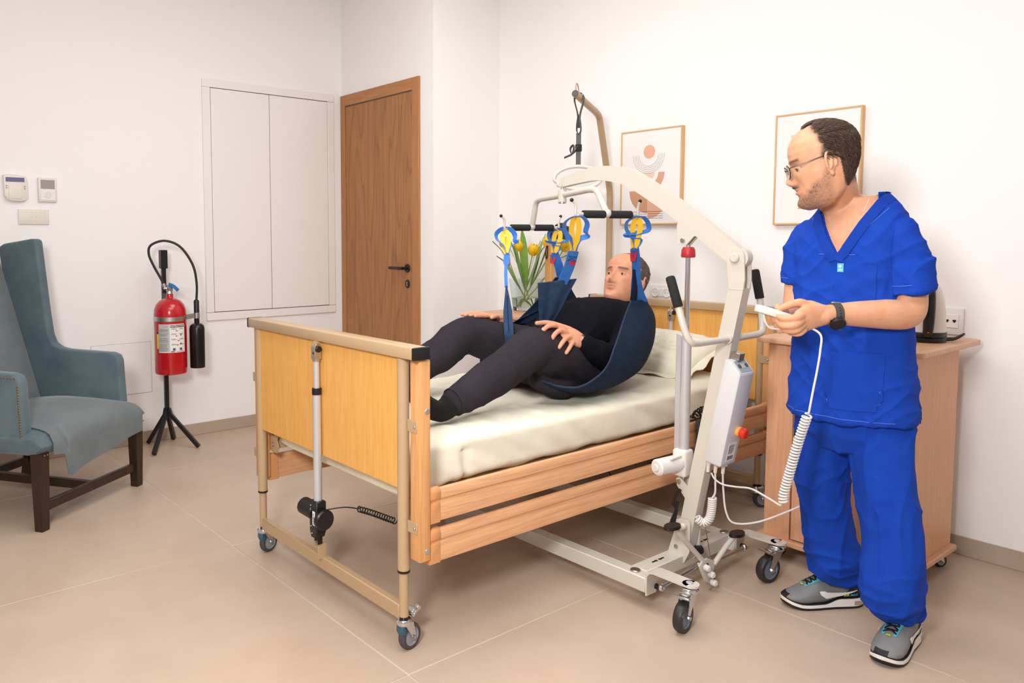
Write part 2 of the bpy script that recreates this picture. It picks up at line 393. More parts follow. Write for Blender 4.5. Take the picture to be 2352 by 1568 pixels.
# framed prints
def ring2(cx, cz, r0, r1, a0, a1, n=40, sx=1):
    o = [(cx+r1*math.cos(a0+(a1-a0)*i/n)*sx, cz+r1*math.sin(a0+(a1-a0)*i/n)) for i in range(n+1)]
    return o+[(cx+r0*math.cos(a1+(a0-a1)*i/n)*sx, cz+r0*math.sin(a1+(a0-a1)*i/n)) for i in range(n+1)]
FRW = wood('frame_oak', (226, 186, 138), (214, 170, 120), 'z', 1.5, .45); FRWX = wood('frame_oak_x', (226, 186, 138), (214, 170, 120), 'x', 1.5, .45)
PAPER = mat('print_paper', (244, 239, 236), .6); INKA = mat('ink_terracotta', (222, 164, 138), .7); INKB = mat('ink_peach', (240, 205, 184), .7); INKC = mat('ink_line', (130, 112, 112), .7)
INKD = mat('ink_apricot', (232, 176, 148), .7); INKE = mat('ink_brown', (206, 152, 120), .7)
def frame(label, x0, x1, z0, z1):
    k = thing('framed_print', label, 'picture', ((x0+x1)/2, YB, z0))
    ft, fd = .008, .028; yf = YB-fd
    for a in ((x0, x0+ft), (x1-ft, x1)): G().box(a[0], a[1], yf, YB, z0, z1, .001, 1).build('frame_side', FRW, k)
    for a in ((z0, z0+ft), (z1-ft, z1)): G().box(x0+ft, x1-ft, yf, YB, a[0], a[1], .001, 1).build('frame_rail', FRWX, k)
    G().box(x0+ft, x1-ft, yf+.004, yf+.008, z0+ft, z1-ft).build('print', PAPER, k)
    return k, yf+.0038
def ink(k, poly, yf, m, name='print_shape'):
    n = len(poly)
    if n > 60:      # ring: outer then inner points, built as a strip
        h = n//2; pts = [(poly[i], poly[n-1-i]) for i in range(h)]; g = G()
        for (a, b), (c, d) in zip(pts, pts[1:]): g.add([(p[0], yf-.0004, p[1]) for p in (a, c, d, b)], [(0, 1, 2, 3)])
        g.build(name, m, k)
    else: G().prism(poly, yf-.0006, yf+.0004, 'xz').build(name, m, k)
k, yf = frame('framed print of terracotta arcs and bowls on the wall above the bed', -2.735, -2.352, 1.325, 1.829)
W_, H_, X0, Z0 = .383, .504, -2.735, 1.325
def px(u): return X0+W_*u
def pz(v): return Z0+H_*v
u0 = .47
ink(k, ring2(px(u0+.01), pz(.765), 0.0001, .036, 0, 2*PI), yf, INKD)
for i in range(5): ink(k, ring2(px(u0), pz(.735), .060+i*.0095, .0612+i*.0095, PI, 2*PI), yf, INKC, 'print_line')
ink(k, ring2(px(u0), pz(.545), .062, .101, PI, 2*PI), yf, INKA)
ink(k, ring2(px(u0+.01), pz(.545), .0001, .036, PI, 2*PI), yf, INKB)
ink(k, [(px(u0), pz(.36))]+[(px(u0)+.128*math.cos(a), pz(.36)+.150*math.sin(a)) for a in [(-PI/2)*(1-i/20) for i in range(21)]], yf, INKD)
ink(k, [(px(u0)-.002, pz(.36))]+[(px(u0)-.002+.118*math.cos(a), pz(.36)+.118*math.sin(a)) for a in [PI+(PI/2)*i/20 for i in range(21)]], yf, INKE)
for i in range(4): ink(k, [(px(.20), pz(.135-i*.023)), (px(.72), pz(.135-i*.023)), (px(.72), pz(.139-i*.023)), (px(.20), pz(.139-i*.023))], yf, INKC, 'print_line')
k, yf = frame('framed print of pale peach blocks on the wall behind the man', -1.860, -1.480, 1.315, 1.815)
X0, Z0 = -1.86, 1.315
ink(k, [(px(.19), pz(.80)), (px(.82), pz(.83)), (px(.76), pz(.45)), (px(.30), pz(.42))], yf, INKB)
ink(k, [(px(.30), pz(.14)), (px(.74), pz(.14)), (px(.74), pz(.36)), (px(.42), pz(.36))], yf, INKA)
# ------------------------------------------------------------------ casters
def caster(parent, px_, py_, ztop, wr, wt, ang, tyre, hub, brake=False, cover=None, knob=None, trail=.62):
    """swivel caster: fork is the part, tyre / hub / pedal its pieces; ang = trailing direction"""
    off = wr*trail; M = Matrix.Translation((px_, py_, 0)) @ Matrix.Rotation(ang, 4, 'Z')
    g = G(); zt = ztop
    g.lathe([(wr*.5, zt-.004), (wr*.56, zt-.006), (wr*.6, zt-.011), (wr*.6, zt-.016), (wr*.54, zt-.021), (wr*.3, zt-.022)], 20, M)
    g.cyl((0, 0, zt-.005), (0, 0, zt+.006), wr*.22, 10, M=M)
    for s in (-1, 1):
        y0 = s*(wt/2+.003); y1 = s*(wt/2+.0055)
        g.prism([(-wr*.30, zt-.017), (wr*.60, zt-.017), (off+wr*.26, wr*1.15), (off+wr*.17, wr*.88), (off, wr*.80), (off-wr*.16, wr*.88), (off-wr*.16, wr*1.10)], min(y0, y1), max(y0, y1), 'xz', M=M)
    g.box(-wr*.42, wr*.6, -wt/2-.004, wt/2+.004, zt-.020, zt-.016, M=M)
    fork = g.build('caster', CHROME, parent)
    t = G(); A = M @ Matrix.Translation((off, 0, wr)) @ Matrix.Rotation(PI/2, 4, 'X')
    t.lathe([(wr*.70, -wt/2), (wr*.92, -wt/2), (wr*.985, -wt*.32), (wr, -wt*.12), (wr, wt*.12), (wr*.985, wt*.32), (wr*.92, wt/2), (wr*.70, wt/2)], 30, A, caps=False).build('tyre', tyre, fork)
    t = G(); t.lathe([(wr*.10, -wt*.40), (wr*.62, -wt*.34), (wr*.66, -wt*.48), (wr*.71, -wt*.48), (wr*.71, wt*.48), (wr*.66, wt*.48), (wr*.62, wt*.34), (wr*.10, wt*.40)], 26, A).build('hub', hub, fork)
    for s in (-1, 1): G().cyl((off, s*(wt/2+.004), wr), (off, s*(wt/2+.011), wr), wr*.15, 6, M=M).build('axle_nut', STEEL, fork)
    if cover:
        t = G(); t.prism([(-wr*.5, zt-.02), (-wr*.1, zt-.02), (-wr*.05, zt-.05), (-wr*.3, zt-.055), (-wr*.52, zt-.038)], -wt*.55, wt*.55, 'xz', .002, 1, M=M); t.build('cover', cover, fork)
    if brake == 'flip':
        t = G(); Q = M @ Matrix.Translation((wr*.9, 0, zt+.004)) @ Matrix.Rotation(R(-38), 4, 'Y')
        t.box(-.014, .014, -.016, .016, -.004, .004, .002, 1, M=Q).box(-.012, .012, -.013, .013, .004, .012, .002, 1, M=Q).box(.014, .032, -.008, .008, -.022, -.006, .003, 1, M=Q); t.build('brake_pedal', CHROME, fork)
    if brake == 'pedal':
        t = G(); Q = M @ Matrix.Translation((wr*.55, 0, zt-.026)) @ Matrix.Rotation(R(-12), 4, 'Y') @ Matrix.Rotation(PI, 4, 'Z')
        t.box(-.040, .004, -.020, .020, -.003, .001, .0012, 1, M=Q).box(-.044, -.030, -.028, .028, -.004, .0035, .003, 2, M=Q).box(-.02, .004, -.016, .016, .001, .006, .002, 1, M=Q); t.build('brake_pedal', STEEL, fork)
    if knob:
        t = G(); t.cyl((off, -wt/2-.006, wr), (off, -wt/2-.026, wr), wr*.24, 14, .004, M=M).build('hub_cap', knob, fork)
    return fork

# ------------------------------------------------------------------ hospital bed
bed = thing('hospital_bed', 'adjustable care bed with yellow wood end panels, beige steel frame and beech side rails', 'bed', (-2.31, 2.37, 0))
BX0, BX1 = -2.845, -1.753; PXL, PXR = -2.790, -1.846
def bed_end(yc, s, foot):
    """s = -1 foot end (faces the camera), +1 head end"""
    zr = .943
    G().box(BX0+.006, BX1-.006, yc-.030, yc+.030, zr-.036, zr, .005, 2).build('top_rail', BEIGE, bed)
    for xx in (BX0, BX1-.012): G().box(xx, xx+.012, yc-.031, yc+.031, zr-.037, zr+.001, .004, 2).build('rail_cap', BLACKP, bed)
    pn = G().box(PXL+.016, PXR-.016, yc-.009, yc+.009, .506, zr-.034, .002, 1).build('end_panel', PANEL, bed)
    for x in (PXL, PXR):
        p = G(); p.cyl((x, yc, .255), (x, yc, zr-.034), .0185, 20).build('post', BEIGE, bed)
        G().cyl((x, yc, .250), (x, yc, .257), .0193, 20).build('post_collar', BLACKP, bed)
        G().cyl((x, yc, .112), (x, yc, .26), .0145, 20).build('inner_post', BEIGE, bed)
        G().cyl((x, yc, .100), (x, yc, .114), .0128, 16).build('post_plug', BLACKP, bed)
    G().box(PXL+.010, PXR-.010, yc-.013, yc+.013, .100, .146, .003, 1).build('cross_bar', BEIGE, bed)
bed_end(1.355, -1, True); bed_end(3.40, 1, False)
BLUEC = mat('blue_plastic', (52, 92, 112), .4)
caster(bed, PXR, 1.355, .108, .041, .024, R(101), RUBBER, HUB, 'flip', BLUEC); caster(bed, PXL, 1.355, .108, .041, .024, R(108), RUBBER, HUB, False, BLUEC)
for x, a in ((PXR, 60), (PXL, 100)):
    caster(bed, x, 3.40, .108, .041, .024, R(a), RUBBER, HUB, False, BLUEC)
    G().cyl((x, 3.40, .070), (x, 3.40, .104), .031, 20, .006).build('caster_cover', CHROME, bed)
# lift column on the foot end and on the head end
def column(yc, side):
    k = G(); y = yc+side*.027; x = -2.310
    k.cyl((x, y, .335), (x, y, .735), .0145, 22); a = k.build('lift_column', ALU, bed)
    G().cyl((x, y, .735), (x, y, .86), .0105, 20).build('lift_rod', ALU, bed)
    G().cyl((x, y, .722), (x, y, .745), .0165, 20, .001).build('column_collar', BLACKP, bed)
    c = G()
    for s in (-1, 1): c.prism([(-.013, .845), (.013, .845), (.013, .885), (.009, .897), (-.009, .897), (-.013, .885)], x+s*.0095-.004, x+s*.0095+.004, 'yz', .001, 1, M=Matrix.Translation((0, y, 0)))
    c.cyl((x, y, .838), (x, y, .862), .0135, 18); c.build('clevis', STEEL, bed)
    G().box(x-.005, x+.005, y-.008, yc, .868, .908).build('clevis_lug', BEIGE, bed)
    G().cyl((x-.022, y, .880), (x+.018, y, .880), .006, 10).build('clevis_pin', STEEL, bed); G().cyl((x+.013, y, .880), (x+.021, y, .880), .011, 14, .002).build('pin_knob', BLACKP, bed)
    m = G(); m.prism([(x-.024, .352), (x+.024, .352), (x+.026, .300), (x+.024, .246), (x+.013, .222), (x-.014, .222), (x-.024, .246)], y-.021, y+.019, 'xz', .003, 1)
    m.box(x-.012, x+.012, y-.012, y+.012, .196, .235, .006, 2)
    m.cyl((x-.092, y-.006, .312), (x-.012, y, .306), .030, 22, .005)
    m.cyl((x+.020, y+.004, .290), (x+.044, y+.004, .290), .036, 22, .005)
    m = m.build('motor_housing', BLACKP, bed)
    G().box(x-.002, x+.015, y-.0222, y-.0205, .268, .318, .001, 1).build('motor_sticker', WPLAST, m)
    b = G()
    for i, wd in enumerate((2, 1, 3, 1, 2, 4, 1, 2, 3, 1)): b.box(x+.002, x+.010, y-.0227, y-.0221, .273+i*.004, .273+i*.004+wd*.0007)
    b.build('barcode', BLACKP, m)
    for (xx, zz) in ((x-.012, .335), (x-.012, .262), (x-.006, .238)): G().ell((xx, y-.0215, zz), .003, 10, 6).build('screw', STEEL, m)
    G().cyl((x+.004, y-.018, .206), (x+.004, y-.010, .206), .010, 6).build('pivot_nut', STEEL, m)
    G().box(x-.004, x+.004, min(yc, y)-.002, max(yc, y)+.002, .140, .196, .001, 1).build('motor_lug', BEIGE, bed)
column(1.355, -1); column(3.40, -1)
# motor lead with coil
cp = bez([(-2.285, 1.325, .318), (-2.26, 1.335, .330), (-2.22, 1.38, .340), (-2.17, 1.40, .345)], 6)
G().tube(cp+coil_path(bez([(-2.165, 1.40, .345), (-2.10, 1.41, .348), (-1.98, 1.42, .352)], 6), .009, 15, 12)+[(-1.95, 1.45, .36)], .0022, 6).build('motor_lead', BLACKP, bed)
# frame under the mattress
for x in (-2.765, -1.915): G().box(x-.015, x+.015, 1.40, 3.36, .425, .465, .003, 1).build('frame_side_bar', BEIGE, bed)
for i in range(11): G().box(-2.75, -1.93, 1.45+i*.185, 1.49+i*.185, .462, .474).build('slat', BEECH, bed)
for y in (1.70, 3.31): G().box(-2.765, -1.915, y-.015, y+.015, .425, .465, .003, 1).build('frame_cross_bar', BEIGE, bed)
for y in (1.9, 2.75): G().box(-2.60, -2.02, y-.012, y+.012, .385, .425, .003, 1).build('frame_cross_bar', BEIGE, bed)
# wooden rail posts, rails and their fittings, near side and far side
BOLT = mat('bolt_zinc', (190, 190, 192), .35, .8)
for sx, xo in ((1, -1.790), (-1, -2.826)):
    for yy in (1.376, 3.379):
        p = G().box(xo-.024, xo+.024, yy-.020, yy+.020, .300, .904, .004, 2).build('rail_post', BEECHV, bed)
        for zz in (.332, .752): G().cyl((xo+sx*.023, yy+.006, zz), (xo+sx*.0275, yy+.006, zz), .0085, 16, .001).build('bolt_cap', BOLT, p)
        for zz in (.40, .705):
            br = G().box(xo-.034, xo+.012, yy-.0225, yy-.0195, zz-.018, zz+.018, .001, 1).build('bracket', BEIGE, p); G().ell((xo+.002, yy-.023, zz), .0042, 10, 6).build('screw', STEEL, br)
    for z0 in (.410, .286):
        xr = xo+sx*.004; prof = [(xr-.011, z0), (xr+.011, z0), (xr+.011, z0+.060), (xr+.0085, z0+.064), (xr+.0085, z0+.070), (xr+.0125, z0+.075), (xr+.0125, z0+.098), (xr+.008, z0+.107), (xr, z0+.110), (xr-.008, z0+.107), (xr-.011, z0+.098)]
        prof = [(a, z0+(b-z0)*.9) for a, b in prof]
        if sx < 0: prof = [(2*xr-a, b) for a, b in prof]
        rl = G().prism(prof, 1.398, 3.357, 'xz').build('side_rail', BEECH, bed)
        big = [(xr+(a-xr)*1.18, z0+.050+(b-z0-.050)*1.10) for a, b in prof]
        for ya, yb in ((1.397, 1.440), (3.315, 3.358)): G().prism(big, ya, yb, 'xz', .0015, 1).build('rail_end_cap', CAPP, rl)
    # bracket plate inside the foot end
    q = PXR-.03 if sx > 0 else PXL+.045
    bp = G().prism([(q-.025, .415), (q+.02, .415), (q+.035, .44), (q+.02, .465), (q+.03, .50), (q+.02, .545), (q-.025, .545)], 1.384, 1.389, 'xz').build('latch_plate', BEIGE, bed)
    G().cyl((q+.004, 1.375, .497), (q+.004, 1.386, .497), .012, 16, .002).build('latch_knob', BLACKP, bp); G().tube([(q+.012, 1.382, .5), (q+.014, 1.382, .56)], .003, 6).build('latch_pin', STEEL, bp)
    for zz in (.445, .525): G().tube([(q-.008+.009*math.cos(a), 1.3835, zz+.007*math.sin(a)) for a in [i*PI/6 for i in range(13)]], .0014, 5).build('latch_slot', STEEL, bp)
# hanging coil lead under the bed and a dark loop
G().tube(bez([(-2.0, 2.45, .42), (-1.97, 2.50, .27), (-1.95, 2.52, .235)], 6)+coil_path(bez([(-1.95, 2.53, .235), (-1.93, 2.60, .24), (-1.91, 2.66, .29), (-1.90, 2.68, .36)], 6), .011, 20), .003, 6).build('mains_lead', BLACKP, bed)
G().tube(bez([(-2.05, 2.15, .41), (-2.0, 2.3, .36), (-1.98, 2.42, .37), (-2.03, 2.36, .40), (-2.06, 2.5, .42)], 6), .004, 6).build('loose_lead', BLACKP, bed)

# ------------------------------------------------------------------ mattress with fitted sheet
mt = thing('mattress', 'thick mattress in a cream fitted sheet lying on the care bed', 'mattress', (-2.325, 2.38, .474))
def nz(x, y, z): return noise.noise(Vector((x, y, z)))
rings = []; NY = 110; nr = 72
for i in range(NY+1):
    v = i/NY; y = 1.402+1.95*v
    e = min(1, min(v, 1-v)*1.95/.05); ins = .05*(1-math.sqrt(max(0, 1-(1-e)**2)))
    ring = []
    for j in range(nr):
        a = 2*PI*j/nr; c, s = math.cos(a), math.sin(a); q = (abs(c)**10+abs(s)**10)**(-.1)
        x = -2.325+(.456-ins*.6)*c*q; z = .547+(.074-ins*.35)*s*q
        top = max(0, s*q)
        # wrinkles: long diagonal folds on top, drape folds on the side
        if s*q > .9:
            u = x+2.325
            z += .006*nz(u*3+y*2.2, y*5-u*3, 1)+.009*(1-abs(nz(u*2.2+y*1.1, y*3.0-u*5.5, 4)))**6+.006*(1-abs(nz(u*5+y*3, y*6-u*9, 9)))**6-.004-.014*math.exp(-((u-.22)/.2)**2-((y-2.3)/.28)**2)
        if c*q > .9:
            x += .007*nz(y*9+z*14, z*8, 3)+.009*(1-abs(nz(y*7+z*10, 2, 7)))**4*(.64-z)/.15-.004-.012*max(0, 1-abs((y-1.62)/.02))*(1 if z < .58 else 0)+(.010 if y < 1.6 else 0)*(.62-z)/.15
        z += (-.012*abs(nz(y*4, 3, 3)) if s*q < -.9 else 0)
        if s < -.05: z -= .034*max(0, min(1, (1.56-y)/.12))*min(1, -s*q)
        ring.append((x, y, z))
    rings.append(ring)
G().loft(rings).build('fitted_sheet', SHEET, mt, sharp=70)
# pillow
def pillow(label, c, sx, sy, sz, rz, rx, seed):
    k = G(); n, m = 64, 40; M = Matrix.Translation(c) @ Matrix.Rotation(rz, 4, 'Z') @ Matrix.Rotation(rx, 4, 'X')
    for sgn in (1, -1):
        grid = []
        for i in range(m+1):
            row = []
            for j in range(n+1):
                u, v = -1+2*j/n, -1+2*i/m
                d = max(0, (1-abs(u)**3.0)*(1-abs(v)**3.0))**.5
                ed = 1-.06*(1-abs(v)**2)*abs(u)**4-.05*(1-abs(u)**2)*abs(v)**4
                z = sgn*sz*d*(1+.14*nz(u*2.2+seed, v*2.2, sgn))+sgn*.006*nz(u*7, v*7, seed)*d-.010*(1-abs(nz(u*3+v*2, v*4-u*2, seed+5)))**8*d*sgn
                row.append((u*sx*ed, v*sy*ed, z))
            grid.append(row)
        vs = [p for r in grid for p in r]; fs = []
        for i in range(m):
            for j in range(n): a = i*(n+1)+j; fs.append((a, a+1, a+n+2, a+n+1) if sgn > 0 else (a, a+n+1, a+n+2, a+1))
        k.add(vs, fs, M)
    for sg in (-1, 1): k.sheet([[(-sx*.93+sx*1.86*j/20, sg*(sy*.94+.014*i), .003*math.sin(j*1.3)*i) for j in range(21)] for i in range(3)], .003, M)
    for sg in (-1, 1): k.sheet([[(sg*(sx*.94+.022*i), -sy*.93+sy*1.86*j/14, .006*math.sin(j*1.1)*i) for j in range(15)] for i in range(3)], .003, M)
    return tag(k.build('pillow', SHEET, sharp=80), label, 'pillow')
pillow('plump cream pillow leaning against the yellow headboard', (-2.33, 3.20, .698), .335, .19, .075, R(0), R(20), 3)

# bed remote hanging on the near rail
k = thing('bed_remote', 'grey push-button bed handset hanging on the side rail behind the lift column', 'remote control', (-1.765, 2.79, .40))
M = Matrix.Translation((-1.758, 2.79, .465)) @ Matrix.Rotation(R(8), 4, 'X')
G().box(-.010, .010, -.026, .026, -.075, .06, .008, 2, M=M).build('body', mat('dark_grey_plastic', (66, 72, 76), .45), k)
for i in range(4):
    for s in (-1, 1): G().cyl((.009, s*.011, .035-i*.026), (.0125, s*.011, .035-i*.026), .007, 12, .001, M=M).build('button', mat('button_grey', (150, 156, 160), .5), k)
G().tube(bez([(-1.758, 2.79, .525), (-1.77, 2.79, .548), (-1.788, 2.79, .55), (-1.80, 2.79, .52)], 5), .005, 8).build('hook', BLACKP, k)
G().tube(coil_path(bez([(-1.775, 2.75, .53), (-1.765, 2.80, .56), (-1.77, 2.86, .545), (-1.80, 2.90, .48)], 6), .010, 14), .0032, 6).build('coiled_lead', BLACKP, k)

# ------------------------------------------------------------------ bedside cabinets
def cabinet(label, X0, X1, Y0, Y1, ztop, fancy):
    """X0..X1 body width, Y0 front"""
    k = thing('bedside_cabinet', label, 'cabinet', ((X0+X1)/2, (Y0+Y1)/2, 0))
    t = .018; zb = .092
    G().prism([(X0-.026, Y0-.02), (X1+.022, Y0-.02), (X1+.022, Y1+.005), (X0-.026, Y1+.005)], .070, .092, 'xy', .004, 1).build('plinth', NIGHTX, k)
    def rr(x0, x1, y0, y1, r, n=5):
        o = []
        for cx, cy, a0 in ((x1-r, y1-r, 0), (x0+r, y1-r, 90), (x0+r, y0+r, 180), (x1-r, y0+r, 270)):
            o += [(cx+r*math.cos(R(a0+90*i/n)), cy+r*math.sin(R(a0+90*i/n))) for i in range(n+1)]
        return o
    tp = G().prism(rr(X0-.045, X1+.045, Y0-.035, Y1+.105, .035), ztop-.020, ztop, 'xy', .004, 2).build('top', NIGHTX, k)
    G().box(X1-t, X1, Y0+.018, Y1, zb, ztop-.020, .001, 1).build('side_panel', NIGHT, k); G().box(X0, X0+t, Y0+.018, Y1, zb, ztop-.020, .001, 1).build('side_panel', NIGHT, k)
    G().box(X0+t, X1-t, Y1-.012, Y1, zb, ztop-.020).build('back_panel', NIGHT, k)
    G().box(X0, X0+.102, Y0, Y0+.018, zb, ztop-.022, .001, 1).build('front_stile', NIGHT, k)
    xs = X0+.104
    G().box(xs, X1-t, Y0+.02, Y1-.012, .474, .492).build('shelf', NIGHTX, k); G().box(xs, X1-t, Y0+.02, Y1-.012, .735, .750).build('shelf', NIGHTX, k)
    G().box(xs, X1, Y0+.002, Y0+.018, .474, .497, .001, 1).build('front_rail', NIGHTX, k)
    G().box(xs+.004, X1-.002, Y0, Y0+.018, .742, ztop-.024, .001, 1).build('drawer', NIGHT, k)
    d = G().box(xs+.004, X1-.002, Y0, Y0+.018, zb+.006, .470, .001, 1).build('door', NIGHT, k)
    hx_ = xs+.055
    G().tube(bez([(hx_, Y0+.002, .335), (hx_, Y0-.012, .315), (hx_, Y0-.020, .275), (hx_, Y0-.012, .235), (hx_, Y0+.002, .213)], 5), [.003]+[.0065]*19+[.003], 10).build('handle', STEEL, d)
    for (x, y) in ((X0+.03, Y0+.05), (X1-.03, Y0+.05), (X0+.03, Y1-.04), (X1-.03, Y1-.04)):
        caster(k, x, y, .071, .024, .018, R(60), BLACKP, HUB)
    return k
cabinet('tall veneer cabinet on casters behind the man, with the kettle on top', -1.542, -1.042, 2.90, 3.355, .872, True)
cabinet('veneer cabinet in the far corner holding the glass vase of tulips', -3.32, -2.905, 3.02, 3.41, .828, True)

# ------------------------------------------------------------------ kettle
k = thing('kettle', 'cream electric kettle with black handle on the tall cabinet', 'kettle', (-1.118, 3.235, .872))
C0 = Matrix.Translation((-1.118, 3.235, .872))
G().lathe([(.060, 0), (.068, .002), (.068, .016), (.066, .018)], 36, C0).build('base', BLACKP, k)
G().lathe([(.062, .018), (.0685, .020), (.0685, .036), (.067, .038)], 36, C0).build('foot_ring', BLACKP, k)
G().lathe([(.066, .037), (.0655, .06), (.063, .11), (.057, .155), (.048, .19), (.042, .205), (.036, .208)], 36, C0).build('body', mat('kettle_cream', (226, 216, 204), .3), k)
G().lathe([(.036, .206), (.034, .214), (.02, .220), (.008, .221), (.007, .226), (.009, .232), (.0, .234)], 24, C0).build('lid', BLACKP, k)
ka = math.atan2(-3.235, 1.118)+.10
H2 = C0 @ Matrix.Rotation(ka, 4, 'Z')
hp = bez([(.040, 0, .205), (.070, 0, .212), (.098, 0, .185), (.104, 0, .13), (.098, 0, .075), (.082, 0, .038), (.066, 0, .028)], 6)
G().tube(hp, [(.013+.006*math.sin(PI*i/36), .010+.004*math.sin(PI*i/36)) for i in range(37)], 14, M=H2, up=(0, 1, 0)).build('handle', mat('kettle_black', (22, 21, 21), .28), k)
G().box(.092, .099, -.004, .004, .040, .044, .001, 1, M=H2).build('switch', STEEL, k)
G().tube(bez([(-1.06, 3.26, .878), (-1.035, 3.29, .884), (-1.02, 3.32, .900), (-1.03, 3.335, .895), (-1.05, 3.33, .882), (-1.08, 3.34, .877)], 6), .0045, 8).build('cord', BLACKP, k)

# ------------------------------------------------------------------ vase, tulips and lamp
vx, vy, vz = -3.245, 3.285, .828
k = thing('glass_vase', 'square clear glass vase of yellow tulips on the corner cabinet', 'vase', (vx, vy, vz))
def sq(r, z, n=28, p=4):
    o = []
    for j in range(n):
        a = 2*PI*j/n+PI/4; c, s = math.cos(a), math.sin(a); q = (abs(c)**p+abs(s)**p)**(-1/p); o.append(Vector((vx+r*c*q, vy+r*s*q, vz+z)))
    return o
G().loft([sq(.060, 0), sq(.064, .004), sq(.066, .02), sq(.075, .10), sq(.085, .187), sq(.082, .187), sq(.072, .10), sq(.060, .022), sq(.03, .020), sq(.001, .020)], True).build('glass', GLASS, k)
wt = G().loft([sq(.0605, .0225), sq(.0685, .075), sq(.069, .0752), sq(.001, .0752)], True).build('water', mat('water', (240, 248, 240), .0, trans=1, ior=1.33), k)
STEM = mat('tulip_stem', (158, 176, 84), .45, col2=(176, 190, 104), nscale=20); LEAF = mat('tulip_leaf', (110, 150, 62), .45, col2=(140, 176, 84), nscale=9)
PETAL = mat('tulip_petal', (248, 206, 28), .45, col2=(240, 184, 16), nscale=14, sss=.1)
def tulip(top, foot, lean, label, leaves, seed):
    t = thing('tulip', label, 'tulip', foot, 0, 'tulips in the glass vase'); random.seed(seed)
    foot, top = Vector(foot), Vector(top); mid = foot.lerp(top, .55)+Vector(lean)
    p = bez([foot, foot.lerp(mid, .5)+Vector(lean)*.2, mid, mid.lerp(top, .6)+Vector(lean)*.25, top], 6)
    G().tube(p, .0038, 8).build('stem', STEM, t)
    T = (p[-1]-p[-4]).normalized(); x, y = basis(T)
    fl_ = None
    for i in range(6):
        a = i*PI/3; rr_ = .027 if i % 2 else .030; d = x*math.cos(a)+y*math.sin(a); e = T.cross(d)
        grid = []
        for u in range(7):
            s = u/6; w_ = .026*math.sin(PI*min(.98, .18+s*.78))**.8; rad = rr_*math.sin(PI*(.12+.62*s)); row = []
            for v in range(5):
                q = (v-2)/2; row.append(top+T*(s*.068-.002-.004*abs(q)*s)+d*(rad-.006*q*q)+e*(w_*q))
            grid.append(row)
        G().sheet(grid, .0016).build('petal', PETAL, t, sharp=80)
    for (s0, dirv, L, w_) in leaves:
        b0 = Vector(p[int(s0*(len(p)-1))]); dv = Vector(dirv).normalized(); side = dv.cross(Vector((0, 0, 1))).normalized()
        q = bez([b0, b0+dv*L*.35+Vector((0, 0, L*.35)), b0+dv*L*.65+Vector((0, 0, L*.68)), b0+dv*L*1.0+Vector((0, 0, L*.78))], 4)
        grid = []
        for i, c in enumerate(q):
            s = i/(len(q)-1); ww = w_*math.sin(PI*(.15+.83*s))**.9
            grid.append([c-side*ww-Vector((0, 0, -.006*s)), c, c+side*ww+Vector((0, 0, .006*s))])
        G().sheet(grid, .0015).build('leaf', LEAF, t, sharp=80)
def rel(u, z, d=0):   # u along the picture's right, d away from the viewer
    return (vx+.62*u-.785*d, vy+.785*u+.62*d, z)
tulip(rel(-.120, 1.195, -.01), rel(.02, .852), (-.012, -.01, .0), 'yellow tulip leaning furthest out behind the left sling loop', [(.30, (-.5, -.7, .6), .20, .024), (.25, (-.3, -.75, .35), .17, .020)], 1)
tulip(rel(-.040, 1.180, -.02), rel(.030, .852, .01), (-.006, -.008, 0), 'yellow tulip second from the sling hanging at the patient\'s knee', [(.40, (-.3, -.4, .9), .20, .020), (.3, (.3, .5, .6), .17, .022), (.5, (-.5, -.5, .5), .14, .016)], 2)
tulip(rel(.030, 1.155, -.04), rel(-.02, .852), (.0, -.004, 0), 'wide open yellow tulip in the middle of the vase', [(.38, (.1, -.3, .9), .19, .024), (.3, (-.2, -.5, .8), .18, .022), (.45, (.4, .4, .9), .15, .018)], 3)
tulip(rel(.118, 1.200, -.01), rel(-.035, .852, .01), (.008, .012, 0), 'yellow tulip rising beside the black lamp shade', [(.33, (.6, .75, .5), .22, .026), (.42, (.5, .5, .8), .18, .022), (.3, (.2, .5, .9), .19, .022)], 4)
tulip(rel(.215, 1.180, .01), rel(-.04, .852, -.01), (.012, .015, 0), 'yellow tulip half hidden behind the crossed sling straps', [(.3, (.62, .78, .25), .19, .018)], 5)
k = thing('table_lamp', 'wooden table lamp with black dome shade behind the tulips', 'lamp', (-3.13, 3.36, .828))
LW = wood('lamp_beech', (222, 168, 104), (208, 150, 88), 'z', 1.5)
G().box(-3.155, -3.105, 3.345, 3.375, .840, 1.235, .003, 1).build('post', LW, k)
G().lathe([(.075, 0), (.078, .004), (.076, .012), (.02, .014)], 28, Matrix.Translation((-3.13, 3.36, .828))).build('base', BLACKM, k)
G().tube(bez([(-3.13, 3.36, 1.225), (-3.11, 3.36, 1.30), (-3.06, 3.36, 1.335), (-3.03, 3.36, 1.325)], 5), .006, 8).build('arm', BLACKM, k)
C1 = Matrix.Translation((-3.03, 3.36, 1.245))
G().lathe([(.068, 0), (.066, .012), (.058, .045), (.044, .070), (.016, .082), (.010, .095), (.0, .095)], 28, C1, caps=False).lathe([(.064, .0), (.062, .012), (.054, .043), (.04, .066), (.0, .075)], 28, C1, caps=False).build('shade', BLACKM, k)
G().ell((-3.03, 3.36, 1.262), (.026, .026, .018), 14, 8).build('bulb', mat('lamp_bulb', (255, 246, 232), .4, emit=2), k)
G().tube(bez([(-3.138, 3.343, 1.21), (-3.142, 3.338, 1.17), (-3.136, 3.338, 1.135), (-3.128, 3.338, 1.15), (-3.130, 3.342, 1.21)], 5), .003, 6).build('switch_cord', BLACKP, k)

